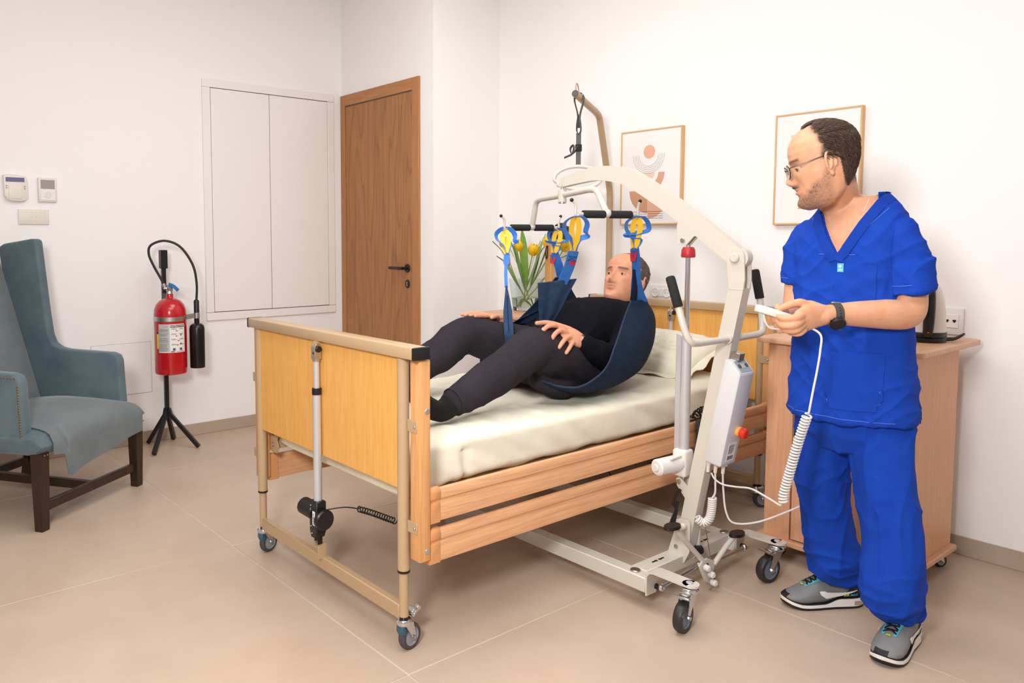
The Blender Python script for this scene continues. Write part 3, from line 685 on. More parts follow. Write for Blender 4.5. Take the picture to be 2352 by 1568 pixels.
# ------------------------------------------------------------------ lifting pole over the bed
k = thing('lifting_pole', 'beige cranked lifting pole behind the bed head with hanging handle', 'lifting pole', (-2.766, 3.445, .36))
pp = [(-2.766+.35*t, 3.445-.94*t, z) for t, z in ((0, .36), (0, 1.47), (.010, 1.525), (.040, 1.585), (.165, 1.838), (.200, 1.890), (.255, 1.908), (.545, 1.955))]
pq = [Vector(p) for p in pp[:2]]+bez(pp[1:4], 5)[1:]+bez(pp[3:7], 5)[1:]+[Vector(pp[7])]
G().tube(pq, .0175, 18).build('pole', BEIGE, k)
d = (Vector(pp[7])-Vector(pp[6])).normalized(); e = Vector(pp[7])
G().cyl(e-d*.004, e+d*.004, .0165, 18, .001).build('end_cap', mat('grey_cap', (84, 78, 76), .5), k)
G().tube(bez([e-d*.010+V(0, 0, .014), e-d*.008+V(0, 0, .04), e-d*.022+V(0, 0, .055), e-d*.042+V(0, 0, .042), e-d*.052+V(0, 0, .014)], 5), .003, 8).build('end_hook', BEIGE, k)
STRAPG = mat('grey_webbing', (104, 98, 96), .8, bump=.2, bscale=400)
sx_ = e-d*.055; bot = V(sx_.x+.004, sx_.y+.006, 0)
sd = V(.62, .785, 0)
lp = bez([sx_+V(0, 0, -.15)-sd*.004, sx_+V(0, 0, -.085)-sd*.006, sx_-sd*.022+V(0, 0, -.02), sx_-sd*.018+V(0, 0, .012), sx_+V(0, 0, .020), sx_+sd*.020+V(0, 0, .010), sx_+sd*.022+V(0, 0, -.02), sx_+sd*.006+V(0, 0, -.085), sx_+V(0, 0, -.15)+sd*.004], 5)
G().ribbon(lp, d, .020, .002).build('strap_loop', STRAPG, k)
lp = bez([sx_+V(0, 0, -.085)-sd*.002, sx_+V(0, 0, -.13)-sd*.009, sx_+V(0, 0, -.165)-sd*.009, sx_+V(0, 0, -.178), sx_+V(0, 0, -.165)+sd*.010, sx_+V(0, 0, -.13)+sd*.009, sx_+V(0, 0, -.085)+sd*.002], 5)
G().ribbon(lp, d, .018, .002).build('strap_ring', STRAPG, k)
zz = sx_.z
G().ribbon([sx_+V(0, 0, -.175), sx_+V(0, 0, -.27), sx_+V(0, 0, -.345)], sd, .024, .003).build('strap', STRAPG, k)
G().box(-.016, .016, -.006, .006, -.030, .005, .002, 1, M=Matrix.Translation(sx_+V(0, 0, -.235)) @ Matrix.Rotation(R(51.7), 4, 'Z')).build('strap_buckle', BLACKP, k)
G().ribbon(bez([sx_+V(0, 0, -.24), sx_-sd*.018+V(0, 0, -.265), sx_-sd*.034+V(0, 0, -.275), sx_-sd*.040+V(0, 0, -.25), sx_-sd*.024+V(0, 0, -.235), sx_-sd*.03+V(0, 0, -.275), sx_-sd*.070+V(0, 0, -.296)], 5), d, .020, .002).build('strap_tail', STRAPG, k)
hc_ = sx_+V(0, 0, -.40)
hpth = bez([hc_+sd*(.118*math.cos(a))+V(0, 0, .062*math.sin(a)+(.0 if math.sin(a) > 0 else .012)) for a in [2*PI*i/14 for i in range(14)]], 4, closed=True)
G().tube(hpth, .0095, 10, closed=True).build('handle', mat('handle_cream', (226, 221, 210), .4), k)

# ------------------------------------------------------------------ fire extinguisher and its stand
k = thing('extinguisher_stand', 'black metal floor stand with splayed feet holding the fire extinguisher', 'stand', (-4.61, 1.62, 0))
G().box(-4.622, -4.598, 1.608, 1.632, .21, 1.085, .002, 1).build('post', BLACKM, k)
G().box(-4.632, -4.588, 1.600, 1.640, 1.075, 1.185, .003, 1).build('sign_holder', BLACKM, k)
for (fx, fy) in ((-4.735, 1.545), (-4.452, 1.482), (-4.452, 1.750), (-4.735, 1.700)):
    G().tube([(-4.61+(fx+4.61)*.06, 1.62+(fy-1.62)*.06, .235), (-4.61+(fx+4.61)*.12, 1.62+(fy-1.62)*.12, .195), (fx, fy, .011)], [.013, .014, .0155], 4).build('foot', BLACKM, k)
G().box(-4.60, -4.52, 1.605, 1.635, .90, .93, .002, 1).build('hanger', BLACKM, k)
ex, ey = -4.475, 1.605
k = thing('fire_extinguisher', 'red fire extinguisher with black hose and horn on a black stand', 'fire extinguisher', (ex, ey, .47))
RED = mat('extinguisher_red', (188, 20, 28), .22, coat=.5)
EM = Matrix.Translation((ex, ey, 0)); er = .0915
G().lathe([(.082, .468), (.089, .472), (er, .485), (er, .815), (.0885, .845), (.078, .872), (.060, .893), (.036, .905), (.022, .909), (.0195, .914), (.0195, .934), (.0, .934)], 48, EM).build('cylinder', RED, k)
band = G().lathe([(er, .778), (er+.0016, .779), (er+.0016, .803), (er, .804)], 48, EM, caps=False).build('band', STEEL, k)
va = math.atan2(-ey, -ex)   # direction towards the room
def cylmap(rad): return lambda x, y: (ex+rad*math.cos(va+x/rad), ey+rad*math.sin(va+x/rad), y)
def patch(x0, x1, z0, z1, rad, m, name, par):
    n = max(2, int((x1-x0)/.006)); f_ = cylmap(rad); g = G()
    g.add([f_(x0+(x1-x0)*i/n, z) for z in (z0, z1) for i in range(n+1)], [(i, i+1, n+2+i, n+1+i) for i in range(n)]); return g.build(name, m, par)
lb = patch(-.072, .088, .600, .764, er+.0006, mat('label_white', (236, 234, 230), .5), 'label', k)
patch(-.072, -.005, .604, .764, er+.0009, mat('label_silver', (196, 194, 192), .45), 'label_text_panel', lb)
patch(-.003, .088, .745, .760, er+.0010, mat('label_black', (40, 38, 38), .5), 'label_header', lb)
patch(-.087, -.0735, .622, .718, er+.0008, mat('label_yellow', (238, 214, 40), .5), 'label_strip', lb); patch(-.087, -.0735, .708, .718, er+.0011, MATS['label_black'], 'label_strip_head', lb)
g = G(); g.add(*text_geo('INSTRUCTIONS', .0135, lambda x, y: cylmap(er+.0013)(x+.043, y+.7525), bold=.0003)); g.build('lettering', WPLAST, lb)
INK = mat('label_ink', (70, 66, 66), .6); g = G(); random.seed(4)
def line(x0, x1, z, h_=.0014):
    n = max(2, int((x1-x0)/.008)); f_ = cylmap(er+.0013); g.add([f_(x0+(x1-x0)*i/n, q) for q in (z, z+h_) for i in range(n+1)], [(i, i+1, n+2+i, n+1+i) for i in range(n)])
for i in range(26):
    if i in (4, 9, 16): continue
    line(-.068, -.010-random.random()*.012, .735-i*.005)
for r_ in range(4):
    for c_ in range(2):
        for q in range(2): line(.004+c_*.046, .026+c_*.046+random.random()*.010, .738-r_*.030-q*.004, .0016)
g.add(*text_geo('UL LISTED', .0065, lambda x, y: cylmap(er+.0013)(x-.028, y+.750)))
line(.0, .022, .6035, .005); line(.03, .078, .605, .002)
g.build('small_print', INK, lb)
g = G()
for (a, z) in ((.03, .722), (.028, .692), (.04, .665), (.034, .640)): line(a, a+.007, z, .006); line(a+.002, a+.013, z+.003, .003)
g.build('pictogram_red', mat('label_red', (200, 60, 60), .6), lb)
g = G()
for (a, z) in ((.058, .695), (.056, .645), (.014, .613), (.056, .615)): line(a, a+.006, z, .010)
for a in (.010, .050):
    for q in range(3): line(a, a+.018, .612+q*.0055, .003)
g.build('pictogram_black', MATS['label_black'], lb)
vv = G(); tr = V(math.cos(va), math.sin(va), 0); sr = V(-math.sin(va), math.cos(va), 0)   # towards viewer, to the right
c0 = V(ex, ey, 0)
vv.cyl(c0+V(0, 0, .930), c0+V(0, 0, .950), .0175, 8).box(-.016, .016, -.016, .016, .948, .985, .004, 1, M=EM).cyl(c0+V(0, 0, .965)-sr*.03, c0+V(0, 0, .965)+sr*.015, .010, 10).build('valve', STEEL, k)
lv = G(); 
lv.ribbon(bez([c0+V(0, 0, .985)-sr*.010, c0+V(0, 0, .992)+sr*.03, c0+V(0, 0, .990)+sr*.08, c0+V(0, 0, .985)+sr*.095], 5), tr, .018, .003)
lv.build('lever', STEEL, k); lv = G()
lv.ribbon(bez([c0+V(0, 0, .965)+sr*.01, c0+V(0, 0, .955)+sr*.045, c0+V(0, 0, .930)+sr*.085, c0+V(0, 0, .918)+sr*.098], 5), tr, .018, .003); lv.build('lever', STEEL, k)
G().ribbon(bez([c0+tr*.02+V(0, 0, .99)-sr*.005, c0+tr*.024+V(0, 0, .978)+sr*.022, c0+tr*.022+V(0, 0, .952)+sr*.048], 4), (0, 0, 1), .020, .002).build('seal_tag', mat('seal_blue', (30, 104, 168), .5), k)
hpos = [c0-sr*.022+V(0, 0, .968), c0-sr*.045+V(0, 0, 1.02), c0-sr*.085+V(0, 0, 1.10), c0-sr*.108+V(0, 0, 1.165), c0-sr*.095+V(0, 0, 1.215), c0-sr*.02+V(0, 0, 1.240), c0+sr*.065+V(0, 0, 1.205), c0+sr*.132+V(0, 0, 1.10), c0+sr*.152+V(0, 0, .99), c0+sr*.148+V(0, 0, .88)]
G().tube(bez(hpos, 6), .0072, 10).build('hose', mat('hose_black', (34, 32, 32), .5), k)
G().cyl(hpos[0]-sr*.0+V(0, 0, -.006), hpos[0]-sr*.012+V(0, 0, .025), .0105, 10).build('hose_fitting', STEEL, k)
hb = c0+sr*.148
G().tube([hb+V(0, 0, .895), hb+V(0, 0, .888), hb+V(0, 0, .80)], [.010, .0155, .0155], 14).build('horn_grip', BLACKP, k)
G().lathe([(.0155, .80), (.0150, .757), (.030, .752), (.040, .742), (.044, .725), (.0435, .500), (.041, .494), (.036, .494), (.0, .50)], 28, Matrix.Translation(hb)).build('horn', mat('horn_black', (20, 20, 21), .25), k)
cl = G(); cl.lathe([(.0162, .785), (.0176, .786), (.0176, .818), (.0162, .819)], 20, Matrix.Translation(hb), caps=False)
cl.ribbon([hb-sr*.016+V(0, 0, .801), c0+sr*(er-.002)+tr*.012+V(0, 0, .795)], (0, 0, 1), .028, .002); cl.build('horn_clip', STEEL, k)

# ------------------------------------------------------------------ wing armchair
VELV = mat('blue_velvet', (100, 117, 124), .8, col2=(78, 96, 105), nscale=4.5, sheen=.35, bump=.05, bscale=200, detail=5)
VELG = mat('grey_velvet', (116, 124, 126), .8, col2=(100, 110, 113), nscale=4, sheen=.3, bump=.05, bscale=200)
DARKW = wood('dark_walnut', (58, 38, 26), (42, 27, 18), 'z', 1.2, .35)
ch = thing('wing_armchair', 'blue velvet wing armchair with dark wooden legs and brass nail trim', 'armchair', (-3.769, .987, 0), math.atan2(.814, -.581))
def cb(name, m, g): return g.build(name, m, ch, local=True)
for (x, y, bk) in ((-.318, .024, 0), (.318, .024, 0), (-.265, .60, .06), (.265, .60, .06)):
    g = G(); g.loft([[Vector((x+sx*w_+dx, y+sy*w_+dy, z)) for sx, sy in ((-1, -1), (1, -1), (1, 1), (-1, 1))] for w_, z, dx, dy in ((.020, 0, 0, bk), (.024, .18, 0, bk*.4), (.026, .34, 0, 0))])
    cb('leg', DARKW, g)
cb('stretcher', DARKW, G().box(-.30, .30, .014, .036, .080, .122, .002, 1))
cb('stretcher', DARKW, G().box(-.26, .26, .620, .645, .085, .125, .002, 1)); cb('stretcher', DARKW, G().box(-.014, .014, .036, .63, .080, .120, .002, 1))
# seat: padded block
def pad(x0, x1, y0, y1, z0, z1, crown=.02, p=6, n=22, M=None, front=0):
    g = G(); rings = []
    for i in range(n+1):
        u = -1+2*i/n; y = (y0+y1)/2+(y1-y0)/2*u; k_ = max(0, 1-abs(u)**10)**.35; ring = []
        for j in range(36):
            a = 2*PI*j/36; c, s = math.cos(a), math.sin(a); q = (abs(c)**p+abs(s)**p)**(-1/p)
            xx = c*q; z = (z0+z1)/2+(z1-z0)/2*s*q*(k_*.9+.1)
            if s > 0: z += crown*(1-xx*xx)*(1-u*u)*s*q
            ring.append(Vector(((x0+x1)/2+(x1-x0)/2*xx*(.985+.015*k_), y, z)))
        rings.append(ring)
    return g.loft(rings, M=M)
cb('seat', VELV, pad(-.352, .352, -.012, .62, .318, .425, .05))
for sx in (-1, 1):
    xo = sx*.345; xi = sx*.290
    # side: arm and wing as one upholstered panel, shape in (y,z)
    prof = [(.075, .34), (.085, .50), (.093, .640), (.105, .668), (.14, .680), (.40, .686), (.455, .694), (.495, .715), (.515, .76), (.535, .90), (.555, 1.08), (.572, 1.235), (.580, 1.250), (.60, 1.254), (.78, 1.228), (.815, 1.21), (.76, .80), (.70, .46), (.66, .34)]
    g = G(); g.prism(prof, min(xo, xi), max(xo, xi), 'yz', .012, 3); cb('side_panel', VELV, g)
    for i in range(44):
        t_ = i/43; 
        if t_ < .55: q = (.082+.012*(t_/.55), .36+(.635-.36)*(t_/.55))
        else: q = (.1+(t_-.55)/.45*.33, .662)
        g = G().ell((xo+sx*.001, q[0]+.008, q[1]), (.0025, .0042, .0042), 8, 5)
        if sx < 0: cb('nail_head', mat('brass', (150, 116, 64), .35, 1), g)
for i in range(3):
    for x in (-.335, .335-.04): cb('nail_head', MATS['brass'], G().ell((x+.01+i*.017, -.010, .332), (.0042, .0025, .0042), 8, 5))
bk = G(); rings = []
for i in range(19):
    s = i/18; z = .40+.83*s; y = .53+.27*s; w_ = .295; th = .055+.0*s
    ring = []
    for j in range(24):
        a = 2*PI*j/24; c, q = math.cos(a), math.sin(a); m_ = (abs(c)**6+abs(q)**6)**(-1/6)
        ring.append(Vector((w_*c*m_, y+.07+th*q*m_*(1 if q > 0 else 1)-(.028*(1-(c*m_)**2)*(1-(2*s-1)**4) if q < 0 else 0), z+(.02 if s > .95 else 0)*(1-abs(c*m_)))))
    rings.append(ring)
cb('backrest', VELG, bk.loft(rings))
# loose cloth over the seat
th_ = thing('seat_cover', 'loose grey velvet cloth draped over the armchair seat with a pointed corner', 'throw', (-3.769, .987, .40), math.atan2(.814, -.581))
grid = []
for i in range(27):
    row = []
    for j in range(31):
        u = j/30; x = -.285+.60*u; s = i/26*(.60+(.165-.10*abs(u-.18)**.7 if u > .12 else .04+.10*u))
        yb = .565-s
        def ztop(x_, y_):
            uu = (y_-.304)/.316; xx = x_/.352
            return .3715+.0535*(max(0, 1-abs(uu)**10)**.35*.9+.1)*(max(0, 1-abs(xx)**6)**(1/6))+.05*(1-xx*xx)*(1-min(1, abs(uu))**2)
        if yb > -.008: p = (x, yb, ztop(x, yb)+.006)
        else: p = (x, -.020-.004*math.sin(x*22), .395+(yb+.008)*1.0+.0)
        row.append((p[0], p[1], p[2]-.40+.0025*nz(x*9, yb*9, 2)))
    grid.append(row)
G().sheet(grid, .003).build('cloth', VELG, th_, local=True, sharp=80)
# ------------------------------------------------------------------ figures: helpers
from mathutils.bvhtree import BVHTree
def union(g, voxel, smooth=2, disp=None, disp_iter_smooth=0):
    """merge overlapping closed volumes of g into one continuous surface; returns a G-like mesh"""
    me = bpy.data.meshes.new('tmp'); me.from_pydata([tuple(p) for p in g.v], [], g.f)
    o = bpy.data.objects.new('tmp', me); COL.objects.link(o)
    m = o.modifiers.new('r', 'REMESH'); m.mode = 'VOXEL'; m.voxel_size = voxel; m.adaptivity = 0
    if smooth:
        s = o.modifiers.new('s', 'SMOOTH'); s.factor = .5; s.iterations = smooth
    out = bpy.data.meshes.new_from_object(o.evaluated_get(bpy.context.evaluated_depsgraph_get()))
    bpy.data.objects.remove(o); bpy.data.meshes.remove(me)
    if disp:
        nrm = [v.normal.copy() for v in out.vertices]
        for v, n in zip(out.vertices, nrm): v.co += n*disp(v.co, n)
    return out
def mesh_obj(me, name, m, parent=None, masks=None):
    for p in me.polygons: p.use_smooth = True
    me.name = name; me.materials.clear(); me.materials.append(m)
    if masks:
        for an, fn in masks.items():
            at = me.attributes.new(an, 'FLOAT', 'POINT'); at.data.foreach_set('value', [min(1, max(0, fn(v.co))) for v in me.vertices])
    o = bpy.data.objects.new(name, me); COL.objects.link(o)
    if parent: o.parent = parent
    PM[o] = PM.get(parent, Matrix()) if parent else Matrix()
    return o
def bvh_of(me): return BVHTree.FromPolygons([v.co.copy() for v in me.vertices], [tuple(p.vertices) for p in me.polygons])
def sstep(a, b, x):
    t = min(1, max(0, (x-a)/(b-a))); return t*t*(3-2*t)
def limb(g, pts, radii, n=20, sub=5, flat=1, up=None, M=None):
    p = bez(pts, sub); rs = []
    for i in range(len(p)):
        t = i/(len(p)-1)*(len(radii)-1); k = min(int(t), len(radii)-2); u = t-k
        a, b = radii[k], radii[k+1]
        a = a if isinstance(a, tuple) else (a, a*flat); b = b if isinstance(b, tuple) else (b, b*flat)
        rs.append((a[0]*(1-u)+b[0]*u, a[1]*(1-u)+b[1]*u))
    d0 = (p[0]-p[1]).normalized(); d1 = (p[-1]-p[-2]).normalized(); r0, r1 = rs[0], rs[-1]
    P = [p[0]+d0*min(r0)*.95, p[0]+d0*min(r0)*.6]+p+[p[-1]+d1*min(r1)*.6, p[-1]+d1*min(r1)*.95]
    Q = [(r0[0]*.3, r0[1]*.3), (r0[0]*.8, r0[1]*.8)]+rs+[(r1[0]*.8, r1[1]*.8), (r1[0]*.3, r1[1]*.3)]
    return g.tube(P, Q, n, M=M, up=up)
HT = [(-.004, .020, .070, -.045), (.004, .036, .088, -.010), (.016, .047, .096, .020), (.030, .054, .097, .042), (.046, .060, .0955, .056), (.060, .064, .0965, .068), (.078, .068, .0960, .080), (.098, .071, .0955, .088), (.118, .0725, .0935, .094), (.138, .0745, .0975, .098), (.160, .0765, .0985, .100), (.182, .0745, .0925, .096), (.202, .066, .078, .086), (.217, .051, .057, .067), (.227, .032, .034, .042), (.232, .010, .010, .014)]
def head_pts(nose=1, chin=1, n=96, m=78):
    """head surface in head space: x to the figure's left, y forward, z up from the chin"""
    rings = []
    for i in range(m+1):
        t = i/m; k = t*(len(HT)-1); a = min(int(k), len(HT)-2); u = k-a
        z, w, f, b = [HT[a][c]*(1-u)+HT[a+1][c]*u for c in range(4)]
        ring = []
        for j in range(n):
            ph = 2*PI*j/n; s, c = math.sin(ph), math.cos(ph)
            e = 2.25; q = (abs(s)**e+abs(c)**e)**(-1/e)
            x = w*s*q; y = (f if c > 0 else b)*c*q
            if c > 0:
                g2 = lambda x0, z0, sx, sz: math.exp(-((abs(x)-x0)/sx)**2-((z-z0)/sz)**2)
                fr = min(1, c*1.6)
                rz_ = 0
                if .066 < z < .132:
                    if z > .084: rz_ = .0245*nose*(1-(z-.084)/.048)**.85+.003
                    else: rz_ = .0275*nose*max(0, (z-.068)/.016)**.6
                wn = .0075+.0075*max(0, 1-(z-.070)/.03) if z > .07 else .013
                y += fr*rz_*math.exp(-(x/wn)**2)
                y += fr*(.006*nose*g2(.0155, .077, .006, .006))
                y += fr*(-.0125*g2(.031, .119, .015, .0095)+.0062*g2(.031, .117, .010, .0065)+.0045*g2(.026, .139, .022, .0055))
                y += fr*(.0045*g2(.043, .094, .014, .013)-.003*g2(.036, .062, .010, .016))
                y += fr*(.0055*g2(0, .0625, .016, .0042)+.0068*g2(0, .0505, .015, .0045)-.0052*g2(0, .0565, .021, .0017)-.0045*g2(0, .0385, .018, .006))
                y += fr*(.0075*chin*g2(0, .016, .017, .013)+.0015*g2(0, .068, .005, .004)*-1)
            ring.append(Vector((x, y, z)))
        rings.append(ring)
    return rings
def add_head(g, M, nose=1, chin=1, ey=0):
    g.loft([[M @ p for p in r] for r in head_pts(nose, chin)])
    for s in (-1, 1):     # ears: rim, lobe and bowl
        E = M @ Matrix.Translation((s*.0735, -.010+ey, .108)) @ Matrix.Rotation(s*R(-22), 4, 'Z') @ Matrix.Rotation(R(-10), 4, 'X')
        rim = [(s*.006*(1 if i > 2 else .5), .016*math.cos(a)-.004-.004*math.sin(a), .030*math.sin(a)+.004) for i, a in enumerate([R(-75+ (360-70)*k/16) for k in range(17)])]
        g.tube([E @ Vector(p) for p in rim], [.0030]+[.0042]*15+[.0030], 8)
        g.ell((0, 0, 0), (.0052, .0135, .026), 14, 10, M=E @ Matrix.Translation((s*.001, -.003, .002)))
        g.ell((0, 0, 0), (.0048, .0075, .009), 12, 8, M=E @ Matrix.Translation((s*.003, .004, -.026)))
        g.tube([E @ Vector(p) for p in ((s*.006, -.010, .018), (s*.007, -.007, .004), (s*.007, .0, -.010), (s*.006, .007, -.014))], .0032, 8)
def finger(g, pts, r0, r1, M=None):
    """finger with knuckle bulges and a rounded tip through its joints"""
    p = bez(pts, 5); m = len(p); rs = []
    for i in range(m):
        t = i/(m-1); r = r0+(r1-r0)*t
        r *= 1+.07*math.exp(-((t-.40)/.09)**2)+.05*math.exp(-((t-.72)/.08)**2)
        rs.append(r)
    d = (p[-1]-p[-2]).normalized()
    P = p+[p[-1]+d*r1*.45, p[-1]+d*r1*.8, p[-1]+d*r1]; Q = rs+[r1*.88, r1*.58, r1*.15]
    return g.tube(P, Q, 12, M=M)
SKINA = dict(rough=.5, sss=.15, bump=.05, bscale=350)
# ------------------------------------------------------------------ the patient in the sling
pt = thing('person', 'person in dark sweatshirt and black trousers reclining in the blue sling on the bed', 'person', (-2.25, 2.40, .62))
PSK = mat('patient_skin', (226, 162, 128), col2=(216, 148, 114), nscale=30, attr=[('hair', (96, 82, 76)), ('brow', (88, 74, 68)), ('lip', (192, 112, 98))], **SKINA)
PTRO = mat('charcoal_jersey', (48, 43, 49), .92, col2=(53, 48, 53), nscale=6, spec=.12, bump=.1, bscale=600)
PSWE = mat('navy_black_jersey', (16, 16, 23), .92, col2=(19, 19, 27), nscale=6, spec=.12, bump=.1, bscale=600)
SOCK = mat('black_sock', (14, 13, 15), .9, bump=.15, bscale=700)
P0 = Vector((-2.25, 2.40, .62)); PI_ = Matrix.Translation(-P0)
g = G()
hF = Vector((.10, -.90, .42)).normalized(); hL = Vector((-1, -.11, 0)); hL = (hL-hF*hL.dot(hF)).normalized(); hU = hL.cross(hF)
sc = 1.11
HM = Matrix.Translation((-2.245, 2.872, .938)) @ Matrix((hL, hF, hU)).transposed().to_4x4() @ Matrix.Scale(sc, 4)
add_head(g, HM)
limb(g, [(-2.245, 2.93, 1.03), (-2.248, 2.895, .965), (-2.25, 2.85, .90)], [.058, .060, .072])
limb(g, [(-2.25, 2.84, .88), (-2.25, 2.70, .84), (-2.25, 2.50, .78), (-2.25, 2.40, .76)], [(.13, .07), (.15, .09), (.14, .10), (.13, .09)], up=(1, 0, 0))
# near arm and its hand resting on the knee
limb(g, [(-2.05, 2.74, .88), (-1.985, 2.60, .80), (-1.965, 2.48, .765), (-1.985, 2.39, .81), (-2.0, 2.335, .850)], [.05, .048, .043, .036, .029])
limb(g, [(-2.0, 2.345, .846), (-2.005, 2.31, .866), (-2.015, 2.275, .880), (-2.025, 2.242, .893)], [(.029, .021), (.036, .018), (.041, .0165), (.038, .013)], up=(.32, .35, -.88))
finger(g, [(-2.035, 2.285, .905), (-2.05, 2.235, .922), (-2.052, 2.19, .932), (-2.05, 2.135, .934)], .0120, .0088)                # thumb along the far side
finger(g, [(-2.022, 2.262, .903), (-2.03, 2.218, .921), (-2.03, 2.175, .921), (-2.025, 2.142, .908)], .0108, .0082)
finger(g, [(-2.014, 2.262, .890), (-2.010, 2.222, .903), (-2.004, 2.188, .895), (-1.998, 2.160, .876)], .0110, .0084)
finger(g, [(-2.004, 2.272, .872), (-1.994, 2.238, .875), (-1.986, 2.208, .862), (-1.982, 2.184, .845)], .0106, .0082)
finger(g, [(-1.998, 2.286, .853), (-1.985, 2.258, .851), (-1.977, 2.236, .838), (-1.974, 2.216, .822)], .0096, .0074)
# far arm, hand on the far knee
limb(g, [(-2.45, 2.74, .88), (-2.51, 2.60, .80), (-2.53, 2.48, .785), (-2.515, 2.40, .822), (-2.49, 2.335, .872)], [.05, .046, .04, .034, .028])
limb(g, [(-2.488, 2.345, .866), (-2.475, 2.30, .896), (-2.455, 2.24, .924)], [(.028, .02), (.036, .016), (.037, .013)], up=(1, 0, 0))
for i in range(4): finger(g, [(-2.480+i*.019, 2.25, .926), (-2.485+i*.021, 2.21, .936-.004*abs(i-1)), (-2.49+i*.024, 2.17, .938-.004*abs(i-1)), (-2.492+i*.026, 2.135+.006*abs(i-1), .932)], .0105, .008)
finger(g, [(-2.44, 2.30, .905), (-2.412, 2.262, .922), (-2.398, 2.225, .922)], .012, .009)
me = union(g, .0028, 1)
HI = HM.inverted()
def p_hair(c):
    q = HI @ c; 
    if q.z > .26 or q.z < .03: return 0
    fl_ = .052+(q.z-.19)*-.6 if q.z > .165 else (.030 if q.z > .125 else -.028)
    if abs(q.x) < .045 and q.z > .165: fl_ += .012
    lo = .045 if q.y < -.03 else (.10 if abs(q.x) > .055 else .16)
    return (1-sstep(fl_-.010, fl_+.006, q.y))*sstep(lo-.012, lo+.008, q.z)*(0 if (abs(q.x) > .078 and .07 < q.z < .145 and -.035 < q.y < .02) else 1)
def p_brow(c):
    q = HI @ c; return (math.exp(-((q.z-.1395-.03*(abs(q.x)-.03)*0)/.0042)**2)*sstep(.010, .016, abs(q.x))*(1-sstep(.046, .054, abs(q.x))) if q.y > .05 else 0)
def p_lip(c):
    q = HI @ c; return (.8*math.exp(-((q.z-.0565)/.008)**2)*(1-sstep(.018, .026, abs(q.x))) if q.y > .07 else 0)
me.transform(PI_)
PB = mesh_obj(me, 'body', PSK, pt)
def shift(fn, off): return lambda c: fn(c+off)
for an, fn in (('hair', p_hair), ('brow', p_brow), ('lip', p_lip)):
    at = me.attributes.new(an, 'FLOAT', 'POINT'); at.data.foreach_set('value', [min(1, max(0, fn(v.co+P0))) for v in me.vertices])
EYEW = mat('eye_white', (206, 194, 186), .3); IRIS = mat('iris_brown', (60, 40, 28), .2); NAIL = mat('finger_nail', (232, 178, 154), .3)
for s in (-1, 1):
    e = G().ell((s*.031, .0758, .1172), (.0112, .0112, .0080), 16, 10, M=HM).build('eye', EYEW, pt)
    G().ell((s*.031, .0860, .1165), (.0050, .0014, .0050), 14, 8, M=HM).build('iris', IRIS, e)
    G().tube([HM @ Vector((s*(.031+.0125*math.cos(a)), 
        .0865-.004*abs(math.cos(a)), .1180+.0048*math.sin(a))) for a in [PI*i/8 for i in range(9)]], .0026*sc, 6).build('eyelid', PSK, pt)
for q, d in (((-2.029, 2.143, .916), (-.2, -.7, .7)), ((-2.001, 2.160, .884), (-.1, -.5, .8)), ((-1.983, 2.185, .853), (.2, -.5, .8)), ((-1.974, 2.217, .829), (.3, -.5, .8))):
    x_, y_ = basis(Vector(d)); G().ell((0, 0, 0), (.0055, .0065, .0012), 12, 6, M=Matrix.Translation(q) @ Vector(d).to_track_quat('Z', 'Y').to_matrix().to_4x4()).build('finger_nail', NAIL, pt)
# short grey-brown hair as fine strands on the scalp
def strands(name, m, parent, HMx, mask, count, length, dirf, seed, thick=.0007, off=None):
    random.seed(seed); g = G(); k = 0; tries = 0
    R_ = head_pts()
    while k < count and tries < count*30:
        tries += 1
        i = random.randrange(20, len(R_)-2); j = random.randrange(len(R_[0])); p = R_[i][j].lerp(R_[i+1][(j+1) % len(R_[0])], random.random())
        if mask(HMx @ p) < .35+.5*random.random(): continue
        c = Vector((0, -.005, .12)); n = (p-c).normalized(); d = dirf(p, n); L = length(p)*(.7+.6*random.random())
        d = (d+Vector([random.uniform(-.18, .18) for _ in range(3)])); d = (d-n*(d.dot(n))).normalized()
        pts = [HMx @ (p-n*.001), HMx @ (p+n*L*.20+d*L*.35), HMx @ (p+n*L*.18+d*L*.70), HMx @ (p+n*L*.04+d*L*1.0)]
        g.tube(pts, [thick, thick, thick*.8, thick*.2], 3, caps=False); k += 1
    return g.build(name, m, parent, sharp=180)
PHAIR = mat('grey_brown_hair', (96, 82, 76), .55, col2=(128, 114, 106), nscale=300)
strands('hair', PHAIR, pt, HM, p_hair, 2600, lambda p: .012, lambda p, n: Vector((p.x*3, -.6, -.4 if p.y < -.03 else .15)).normalized(), 5)
# trousers
def tfold(c, n):
    return .0042*nz(c.x*14, c.y*11, c.z*14)+.004*(1-abs(nz(c.x*7+3, c.y*9+c.z*6, c.z*4)))**5-.002
g = G()
limb(g, [(-2.11, 2.46, .735), (-2.085, 2.30, .785), (-2.06, 2.155, .835), (-2.055, 2.085, .825), (-2.05, 1.97, .775), (-2.045, 1.84, .728), (-2.045, 1.72, .688)], [.118, .104, .084, .080, .074, .068, .050], sub=6)
limb(g, [(-2.40, 2.46, .745), (-2.42, 2.30, .80), (-2.425, 2.16, .845), (-2.43, 2.07, .845), (-2.435, 1.97, .785), (-2.44, 1.84, .735), (-2.44, 1.74, .69)], [.118, .100, .080, .078, .072, .066, .05], sub=6)
limb(g, [(-2.25, 2.62, .800), (-2.25, 2.50, .765), (-2.25, 2.42, .738), (-2.25, 2.33, .725)], [(.165, .105), (.178, .120), (.18, .112), (.15, .085)], up=(1, 0, 0))
